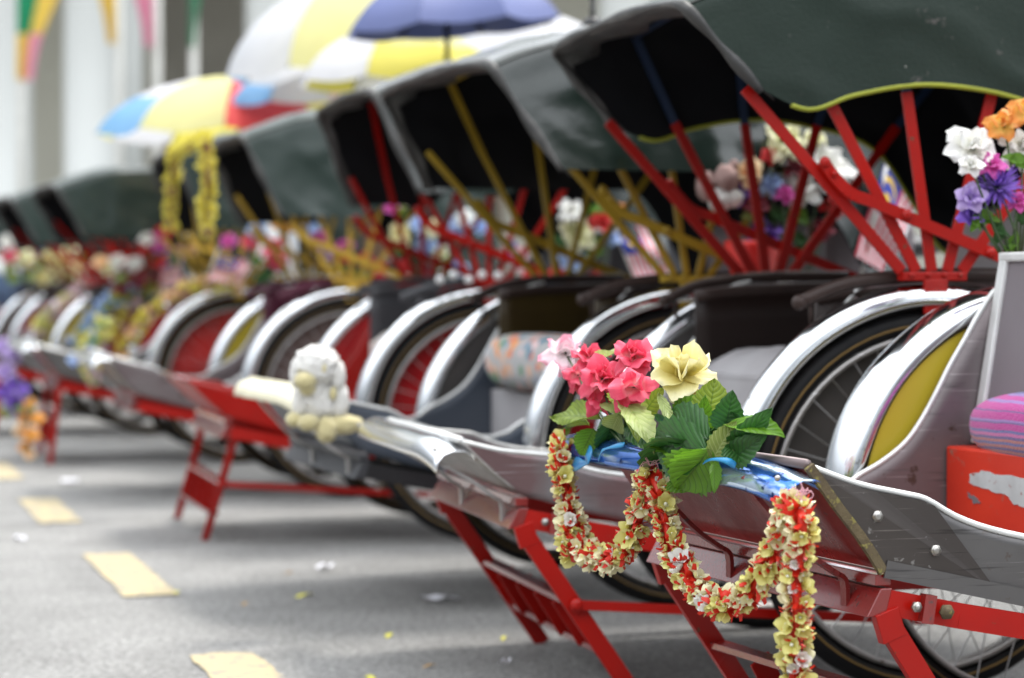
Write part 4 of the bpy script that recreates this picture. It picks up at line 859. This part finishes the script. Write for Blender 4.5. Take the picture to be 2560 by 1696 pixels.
bouquet('artificial_bouquet', 'bouquet with magenta, red and white flowers under the faded grey hood', T[7], dict(v=.52),
  [(372,592,24,'white','open'),(395,600,28,'magenta','rose'),(410,575,26,'red','open'),(360,620,22,'red','open'),(335,655,24,'white','rose'),(290,650,26,'white','open'),(250,650,24,'peach','open'),(270,670,20,'cream','open'),(380,680,24,'darkred','open'),(345,700,22,'darkred','open'),(300,715,22,'darkred','open'),(470,575,16,'blue','open'),(480,620,18,'peach','open'),(395,650,20,'red','open')],
  [(385,635,22,'dark'),(300,690,24,'olive'),(440,650,20,'mid')])
bouquet('artificial_bouquet', 'bouquet of olive yellow and pink flowers near the left edge of the row', T[9], dict(v=.55),
  [(20,600,24,'white','open'),(25,635,22,'pink','open'),(60,640,24,'cream','open'),(150,650,34,'yellow','rose'),(120,640,24,'yellow','open'),(130,680,30,'cream','open'),(190,670,26,'cream','rose'),(100,690,24,'yellow','open'),(170,620,22,'cream','open')],
  [(20,670,26,'olive'),(70,690,26,'olive'),(100,660,22,'mid'),(170,700,22,'olive'),(30,700,24,'light')])
bouquet('artificial_bouquet', 'purple flowers hanging from a bar end at the left edge', T[6], dict(u=.86),
  [(5,860,26,'lilac','open'),(30,880,28,'lilac','rose'),(15,925,28,'lilac','open'),(35,955,26,'purple','rose'),(10,975,26,'purple','open'),(30,1005,26,'purple','open'),(55,975,18,'purple','open')], [(15,1030,22,'light'),(45,1020,18,'light')], (20,850))
bouquet('artificial_bouquet', 'orange flowers tied to a trishaw ladder at the far left', T[5], dict(u=.95),
  [(75,1010,18,'orange','open'),(60,1040,22,'orange','rose'),(90,1045,20,'orange','open'),(50,1075,22,'peach','open'),(78,1085,22,'orange','open'),(62,1115,20,'orange','open'),(75,1135,16,'peach','open')], [(80,1025,14,'mid')], (72,980))

def small_garland(label, fr, pts, cols, rad, bs, seed, tm=None):
    return garland('flower_garland', [spline([fr.at(x, y, **k) for x, y, k in pts], 5)], rad, bs, label, seed, cols, parts=60, tm=tm, nt_=4)
plumt = M('plum_tinsel', (.20,.02,.12), .5); greent = M('green_tinsel', (.16,.42,.10), .5)
V0 = dict(v=.47); V1 = dict(v=.52); U3 = dict(u=.40)
small_garland('yellow and maroon garland hanging in two strands from a hood front', T[6], [(425,560,U3),(428,500,U3),(432,430,U3),(438,385,U3),(480,360,U3),(512,350,U3),(518,400,U3),(520,450,U3),(516,520,U3),(520,590,U3)], ['lemon','lemon'], .018, .019, 31, plumt)
small_garland('yellow garland laid over the mudguard of the red covered wheel', T[6], [(300,900,V0),(325,850,V0),(370,790,V0),(430,740,V0),(500,712,V0),(560,705,V0),(605,722,V0)], ['lemon','peach'], .022, .022, 32, plumt)
small_garland('pale blue and green blossom garland over a mudguard left of the yellow one', T[7], [(190,860,V0),(215,820,V0),(240,785,V0),(285,750,V0),(340,725,V0),(390,715,V0)], ['blue','lemon'], .032, .028, 33, greent)
small_garland('yellow and pink blossom garland drooping beside the pale blue one', T[7], [(235,900,V0),(262,850,V0),(300,790,V0),(345,750,V0)], ['lemon','pale'], .030, .028, 36, plumt)
small_garland('green and yellow tufted garland at the foot of a mudguard far left', T[6], [(205,905,V1),(225,870,V1),(245,835,V1),(262,800,V1)], ['blossomy','blue'], .030, .028, 37, greent)
small_garland('green ribbon garland hanging from a front bar at the far left', T[6], [(228,905,V1),(232,935,V1),(236,965,V1)], ['blossomy','pale'], .022, .022, 38, greent)
small_garland('pink and white blossom garland over a mudguard near the left edge', T[8], [(95,830,V0),(120,790,V0),(160,750,V0),(210,725,V0)], ['pale','blossomy'], .032, .030, 34, greent)

# ------------------------------------------------------------------ plush toy on the cream bar
def plush(label, fr, px, py, u, s, wm, cmn):
    o = fr.at(px, py, u=u); root = empty('plush_toy', o, 0); tag(root, label, 'plush toy'); jit = lambda d: 1+.10*noise.noise(d*4)+.10*noise.noise(d*14)+.10*noise.noise(d*31)
    def B(mb, x, y, z, r, mi=0):   # x right, y toward camera, z up in units of s
        c = RT*(x*s)-Vector((FW.x,FW.y,0))*(y*s)+Vector((0,0,z*s)); mb.ball(c, tuple(k*s for k in (r if isinstance(r, tuple) else (r,r,r))), 48, 32, mi, jit)
    b = MB(); B(b, .08,0,.0, (.50,.42,.52)); B(b, -.38,.20,-.02, (.19,.18,.40)); B(b, .52,.12,-.02, (.20,.18,.42)); B(b, -.05,.25,.25, (.30,.22,.30)); b.build('body', wm, root)
    h = MB(); B(h, -.02,.16,.78, (.54,.50,.47)); B(h, -.46,.16,.60,(.17,.22,.36)); B(h,.46,.14,.54,(.18,.22,.38)); hd = h.build('head', wm, root)
    m = MB(); B(m, -.24,.56,.46, (.26,.24,.20)); B(m,-.20,.48,.30,(.19,.18,.18)); B(m,-.34,.50,.74,(.08,.05,.12)); B(m,.18,.58,.74,(.07,.05,.10)); m.build('muzzle', cmn, hd)
    l = MB(); B(l,-.52,.26,-.44,(.20,.24,.17)); B(l,-.18,.38,-.50,(.26,.28,.19)); l.build('paw', cmn, root)
    l = MB(); B(l,.22,.32,-.66,(.26,.26,.30)); B(l,.58,.12,-.56,(.50,.26,.22)); l.build('leg', cmn, root)
    bw = MB(); B(bw,.38,.40,.16,(.08,.06,.15)); bw.build('bow', cmn, root)
plush('white plush toy with cream muzzle and feet sitting on the cream footrest bar', T[3], 795, 1000, .86, .088, plushw, plushy)
# small white toy among the flowers behind red arms
o = T[3].at(1800, 500, v=.50); root = empty('plush_toy', o); tag(root, 'small pink and white plush toy beside the purple flower behind the hood arms', 'plush toy')
jt = lambda d: 1+.3*noise.noise(d*3)+.12*noise.noise(d*11)
MB().ball((0,0,0), .026, 16, 12, fn=jt).ball(RT*.03+Vector((0,0,.004)), .02, fn=jt).build('body', plushw, root); MB().ball(Vector((0,0,.045))+RT*.012, .030, 16, 12, fn=jt).ball(Vector((0,0,.075))+RT*.03, .011, 16, 12, fn=jt).ball(Vector((0,0,.03))-RT*.03, (.022,.022,.032), 16, 12, fn=jt).build('head', M('dusty_pink_plush', (.36,.24,.22), .95), root)
# red pot
o = T[3].at(1880, 690, v=.52); MBp = MB().tube([(0,0,-.03),(0,0,.0),(0,0,.06),(0,0,.075)], [.035,.045,.06,.06], 20); po = MBp.build('flower_pot', M('bright_red_plastic', (.65,.02,.015), .35)); po.location = o; tag(po, 'bright red pot holding the big bouquet behind the brown seat', 'pot')
o = T[3].at(1855, 590, v=.3)
# ornament on the hood top
o = T[3].w(.10, .10, 1.28); rt_ = empty('hood_ornament', o); tag(rt_, 'orange ball ornament on a short stick on top of the shiny hood', 'ornament')
MB().tube([(0,0,0),(0,0,.09)], .006, 8).ball((0,0,.02), (.025,.02,.022)).build('stick', black, rt_); MB().ball((0,0,.115), .026, 16, 12, fn=lambda d: 1+.1*noise.noise(d*6)).build('ball', M('orange_plush', (.75,.42,.10), .8), rt_)
# string of white balls
ball_pts = [(1100,700),(1133,688),(1172,700),(1205,688),(1245,690)]
for k, (x, y) in enumerate(ball_pts):
    ob = MB().ball((0,0,0), .012, 14, 10).build('ball_ornament', M('white_ball', (.78,.78,.78), .3)); ob.location = T[4].at(x, y, v=.47); tag(ob, 'small white ball in the cluster above the red covered mudguard', 'ball', 'white balls above the mudguard')

# ------------------------------------------------------------------ small flags
def flag_mat(name, cant=True):
    m = bpy.data.materials.new(name); m.use_nodes = True; t = m.node_tree; L = t.links.new; b = t.nodes['Principled BSDF']
    uv = N(t, 'ShaderNodeUVMap'); sp = N(t, 'ShaderNodeSeparateXYZ'); L(uv.outputs[0], sp.inputs[0])
    a = N(t, 'ShaderNodeMath', operation='MULTIPLY'); L(sp.outputs[1], a.inputs[0]); a.inputs[1].default_value = 7
    fr = N(t, 'ShaderNodeMath', operation='FRACT'); L(a.outputs[0], fr.inputs[0]); gt = N(t, 'ShaderNodeMath', operation='GREATER_THAN'); L(fr.outputs[0], gt.inputs[0]); gt.inputs[1].default_value = .5
    mi = N(t, 'ShaderNodeMixRGB'); L(gt.outputs[0], mi.inputs[0]); mi.inputs[1].default_value = (.78,.76,.78,1); mi.inputs[2].default_value = (.72,.10,.14,1)
    c1 = N(t, 'ShaderNodeMath', operation='LESS_THAN'); L(sp.outputs[0], c1.inputs[0]); c1.inputs[1].default_value = .46
    c2 = N(t, 'ShaderNodeMath', operation='GREATER_THAN'); L(sp.outputs[1], c2.inputs[0]); c2.inputs[1].default_value = .43
    c3 = N(t, 'ShaderNodeMath', operation='MULTIPLY'); L(c1.outputs[0], c3.inputs[0]); L(c2.outputs[0], c3.inputs[1])
    m2 = N(t, 'ShaderNodeMixRGB'); L(c3.outputs[0], m2.inputs[0]); L(mi.outputs[0], m2.inputs[1]); m2.inputs[2].default_value = (.03,.05,.32,1)
    # yellow crescent and star in the canton
    def circ(cx, cy, r):
        dx = N(t, 'ShaderNodeMath', operation='SUBTRACT'); L(sp.outputs[0], dx.inputs[0]); dx.inputs[1].default_value = cx
        dy = N(t, 'ShaderNodeMath', operation='SUBTRACT'); L(sp.outputs[1], dy.inputs[0]); dy.inputs[1].default_value = cy
        s1 = N(t, 'ShaderNodeMath', operation='MULTIPLY'); L(dx.outputs[0], s1.inputs[0]); s1.inputs[1].default_value = 1.7
        p1 = N(t, 'ShaderNodeMath', operation='POWER'); L(s1.outputs[0], p1.inputs[0]); p1.inputs[1].default_value = 2
        p2 = N(t, 'ShaderNodeMath', operation='POWER'); L(dy.outputs[0], p2.inputs[0]); p2.inputs[1].default_value = 2
        ad = N(t, 'ShaderNodeMath', operation='ADD'); L(p1.outputs[0], ad.inputs[0]); L(p2.outputs[0], ad.inputs[1])
        lt = N(t, 'ShaderNodeMath', operation='LESS_THAN'); L(ad.outputs[0], lt.inputs[0]); lt.inputs[1].default_value = r*r; return lt
    A = circ(.18,.71,.20); B = circ(.215,.71,.165); C_ = circ(.29,.71,.10)
    sb = N(t, 'ShaderNodeMath', operation='SUBTRACT'); sb.use_clamp = True; L(A.outputs[0], sb.inputs[0]); L(B.outputs[0], sb.inputs[1])
    mxx = N(t, 'ShaderNodeMath', operation='MAXIMUM'); L(sb.outputs[0], mxx.inputs[0]); L(C_.outputs[0], mxx.inputs[1])
    m3 = N(t, 'ShaderNodeMixRGB'); L(mxx.outputs[0], m3.inputs[0]); L(m2.outputs[0], m3.inputs[1]); m3.inputs[2].default_value = (.75,.50,.05,1)
    L(m3.outputs[0], b.inputs['Base Color']); b.inputs['Roughness'].default_value = .8
    return m
fgm = flag_mat('striped_flag_cloth')
def hand_flag(label, fr, plane, tl, tr, br, bl, stick):
    P_ = [fr.at(x, y, **plane) for x, y in (bl, br, tr, tl)]; o = P_[0]; P_ = [p-o for p in P_]; root = empty('hand_flag', o); tag(root, label, 'flag', 'striped flags on the trishaws')
    def fn(t, s):
        a = P_[0].lerp(P_[1], t); b = P_[3].lerp(P_[2], t); return a.lerp(b, s) + FW*.012*math.sin(t*9+s*2)
    MB().grid(fn, 18, 10).build('flag_cloth', fgm, root)
    a, b = [fr.at(x, y, **plane)-o for x, y in stick]; MB().tube([a, b], .004, 6).build('stick', polem, root)
hand_flag('red and white striped flag with blue corner seen through the red arms', T[3], dict(v=.49), (2215,400), (2135,640), (2225,690), (2290,520), ((2225,380),(2150,700)))
hand_flag('striped flag behind the navy trishaw, beside the cream flowers', T[4], dict(v=.49), (1535,570), (1600,720), (1680,700), (1630,560), ((1530,555),(1600,730)))
hand_flag('striped flag low behind the red arms of the all red trishaw', T[5], dict(v=.49), (1270,590), (1320,640), (1310,690), (1250,640), ((1262,590),(1330,700)))
hand_flag('striped flag hanging among flowers under the pale hood', T[7], dict(v=.49), (400,630), (405,725), (450,720), (460,610), ((398,600),(402,740)))
hand_flag('pink looking striped flag behind the maroon seat back', T[6], dict(v=.49), (555,640), (520,700), (600,712), (640,650), ((548,620),(515,715)))
# white post
e = T[6].w(-.2, .52, .60); ob = MB().tube([(0,0,.05),(0,0,.30)], .022, 14).ball((0,0,.31), (.024,.024,.012)).box((-.08,-.02,.04),(.08,.02,.06)).build('plastic_post', M('white_plastic', (.72,.74,.78), .4)); ob.location = e; tag(ob, 'white plastic post standing above the garlanded mudguard', 'post')

# ------------------------------------------------------------------ umbrellas
UMs = {k: M('umbrella_'+k, c, .7, var=.2, trl=.45) for k, c in dict(white=(.76,.76,.79), yellow=(.76,.68,.12), lemon=(.78,.74,.34), sky=(.22,.46,.75), blue=(.20,.45,.80), red=(.75,.07,.07), navy=(.20,.24,.52), lav=(.42,.48,.75), pinkish=(.80,.62,.68)).items()}
UMs['blueum'] = M('umbrella_mid_blue', (.09,.115,.27), .6, var=.2, trl=.02)
def umbrella(label, px, py, d, rad, rise, lean, cols, n=8, rot=0, segs=None):
    top = at_depth(px, py, d); root = empty('umbrella', Vector((top.x, top.y, 0))); tag(root, label, 'umbrella', 'umbrellas over the drivers')
    o = root.location; tz = top.z; Mx = Matrix.Translation((0,0,tz-rise)) @ Matrix.Rotation(R(lean), 4, 'Y')
    ang = lambda k: rot + 2*PI*k/n
    for k in range(n):
        m = MB()
        def fn(t, s):
            a0, a1 = ang(k), ang(k+1); r = rad*(math.sin(t*PI/2)*.55+t*.45); p0 = Vector((math.cos(a0), math.sin(a0), 0)); p1 = Vector((math.cos(a1), math.sin(a1), 0)); p = p0.lerp(p1, s)*r
            z = rise*(math.cos(t*PI/2)**.9) if t < 1 else 0
            sag = -.035*rad*t*t*math.sin(s*PI); return Mx @ Vector((p.x*(1-.05*math.sin(s*PI)*t), p.y*(1-.05*math.sin(s*PI)*t), z+sag))
        m.grid(fn, 10, 6); c = cols[k % len(cols)]
        if isinstance(c, tuple):
            for i in range(len(m.m)): m.m[i] = 0 if (i//6) < 6 else 1
            m.build('canopy_panel', [UMs[c[0]], UMs[c[1]]], root)
        else: m.build('canopy_panel', UMs[c], root)
    r_ = MB()
    for k in range(n):
        a = ang(k); r_.tube([Mx @ Vector((0,0,rise)), Mx @ Vector((rad*.55*math.cos(a), rad*.55*math.sin(a), rise*.68)), Mx @ Vector((rad*math.cos(a), rad*math.sin(a), -.004))], .004, 5)
    r_.build('ribs', black, root)
    MB().tube([Vector((0,0,0)), Mx @ Vector((0,0,rise+.04))], .011, 8).build('pole', black, root)
umbrella('low umbrella with white, lemon, red and sky blue panels, leftmost', 600, 192, 11.0, .66, .27, 0, [('white','sky'),'lemon','red',('sky','yellow'),('white','lemon'),'white','sky','yellow','white','lemon'], n=10, rot=PI)
umbrella('white umbrella with lemon panels behind the leftmost one', 900, -50, 10.0, .57, .38, -4, ['white','lemon','white','yellow','white','lemon','white','sky'], rot=PI)
umbrella('mid blue umbrella with a dark underside at the top of the picture', 1130, -70, 8.6, .40, .20, -5, ['blueum'], rot=.2)
umbrella('white umbrella with yellow panels low behind the dark hoods', 1000, 70, 9.4, .42, .22, 0, ['white',('lemon','yellow'),('lemon','yellow'),'white','yellow','white','yellow','white'], rot=PI+.2)
umbrella('plain white umbrella between the blue one and the nearest hood tip', 1320, 30, 9.8, .40, .24, 3, ['white','white','white','sky'], rot=.2)
umbrella('pale umbrella with pink and sky panels low between the leftmost and the lemon one', 760, 165, 10.6, .34, .18, 0, ['sky','white','pinkish','white','yellow','white','sky','white'], rot=PI+.1)
# ------------------------------------------------------------------ litter and fallen leaves on the road
paper = M('white_paper', (.75,.75,.80), .7); dry = M('dry_leaf', (.50,.28,.05), .7, c2=(.3,.14,.03), scale=60); yl = M('fallen_yellow_leaf', (.55,.52,.08), .6)
def litter(name, label, cat, px, py, L_, W_, mat, seed, group):
    rnd = random.Random(seed); p = on_ground(px, py, .006); m = leaf_mb(L_, W_, .25, .3, rnd, serr=.03, nx=10, ny=4) if name != 'paper_scrap' else MB().grid(lambda t, s: ((t-.5)*L_*(1-.3*abs(s-.5)), (s-.5)*W_, .006*math.sin(t*7+seed)*math.sin(s*5+1)+.006), 6, 5)
    o = m.build(name, mat); o.location = p; o.rotation_euler = (0, 0, rnd.uniform(0, 6)); tag(o, label, cat, group)
g = 'paper scraps on the road'
litter('paper_scrap', 'white paper scrap in front of the small ladder, nearest to the photo centre', 'litter', 812, 1420, .05, .03, paper, 1, g)
litter('paper_scrap', 'white paper scrap left of the nearest ladder', 'litter', 1100, 1500, .09, .035, paper, 2, g)
litter('paper_scrap', 'pale paper scrap beyond the road marking', 'litter', 175, 1205, .09, .06, paper, 3, g)
litter('paper_scrap', 'small pale scrap at the left edge of the road', 'litter', 50, 1350, .03, .03, paper, 4, g)
litter('paper_scrap', 'small white scrap below the red ladder', 'litter', 1262, 1660, .03, .012, paper, 5, g)
g = 'fallen leaves on the road'
for k, (x, y, L_, mt, lb) in enumerate([(733,1432,.035,dry,'curled orange brown leaf on bare asphalt'),(783,1485,.06,yl,'long thin yellow leaf below the curled brown one'),(450,1478,.03,yl,'tiny yellow leaf at the corner of a road dash'),(980,1582,.04,yl,'yellow leaf left of the big red ladder'),(1262,1590,.03,yl,'pale leaf under the big red ladder'),(1625,1522,.05,yl,'yellow leaf under the garland loop'),(1092,1662,.03,dry,'brown leaf low on the asphalt near the big ladder'),(915,1690,.05,yl,'yellow leaf at the bottom edge of the picture'),(620,1505,.025,dry,'pale brown speck of leaf on open asphalt')]):
    litter('fallen_leaf', lb, 'leaf', x, y, L_, L_*.4, mt, k+10, g)

# ------------------------------------------------------------------ person resting at the far left
def person():
    fr = T[9]; root = bpy.data.meshes.new('person')
    J = {'pel': (.02,0,.62), 'chest': (-.14,0,.95), 'neck': (-.17,0,1.12), 'head': (-.15,0,1.22), 'htop': (-.14,0,1.30),
         'hl': (.05,.10,.61), 'kl': (.46,.12,.80), 'al': (.62,.12,.42), 'tl': (.75,.12,.40), 'hr': (.05,-.10,.61), 'kr': (.45,-.14,.72), 'ar': (.60,-.14,.40), 'tr': (.73,-.14,.38),
         'sl': (-.15,.17,1.06), 'el': (-.05,.24,.82), 'wl': (.15,.18,.76), 'sr': (-.15,-.17,1.06), 'er': (-.05,-.24,.82), 'wr': (.15,-.18,.76)}
    names = list(J); E_ = [('pel','chest'),('chest','neck'),('neck','head'),('head','htop'),('pel','hl'),('hl','kl'),('kl','al'),('al','tl'),('pel','hr'),('hr','kr'),('kr','ar'),('ar','tr'),('chest','sl'),('sl','el'),('el','wl'),('chest','sr'),('sr','er'),('er','wr')]
    rad = dict(pel=.13,chest=.14,neck=.05,head=.09,htop=.06,hl=.095,kl=.065,al=.045,tl=.03,hr=.095,kr=.065,ar=.045,tr=.03,sl=.055,el=.042,wl=.03,sr=.055,er=.042,wr=.03)
    root.from_pydata([q(*J[n]) for n in names], [(names.index(a), names.index(b)) for a, b in E_], [])
    o = bpy.data.objects.new('person', root); COL.objects.link(o); o.location = fr.c
    md = o.modifiers.new('skin', 'SKIN'); 
    if not root.skin_vertices: root.skin_vertices.new(name='skin')
    for i, n in enumerate(names): root.skin_vertices[0].data[i].radius = (rad[n], rad[n]); root.skin_vertices[0].data[i].use_root = (n == 'pel')
    o.modifiers.new('sub', 'SUBSURF').levels = 2
    m = bpy.data.materials.new('blue_denim'); m.use_nodes = True; t = m.node_tree; L = t.links.new; b = t.nodes['Principled BSDF']; b.inputs['Roughness'].default_value = .9
    no = N(t, 'ShaderNodeTexNoise'); no.inputs['Scale'].default_value = 14; mi = N(t, 'ShaderNodeMixRGB'); mi.inputs[1].default_value = (.10,.17,.32,1); mi.inputs[2].default_value = (.25,.36,.55,1); L(no.outputs[0], mi.inputs[0]); L(mi.outputs[0], b.inputs['Base Color'])
    root.materials.append(m); tag(o, 'person in pale blue jeans reclining in a trishaw at the far left edge', 'person')
person()
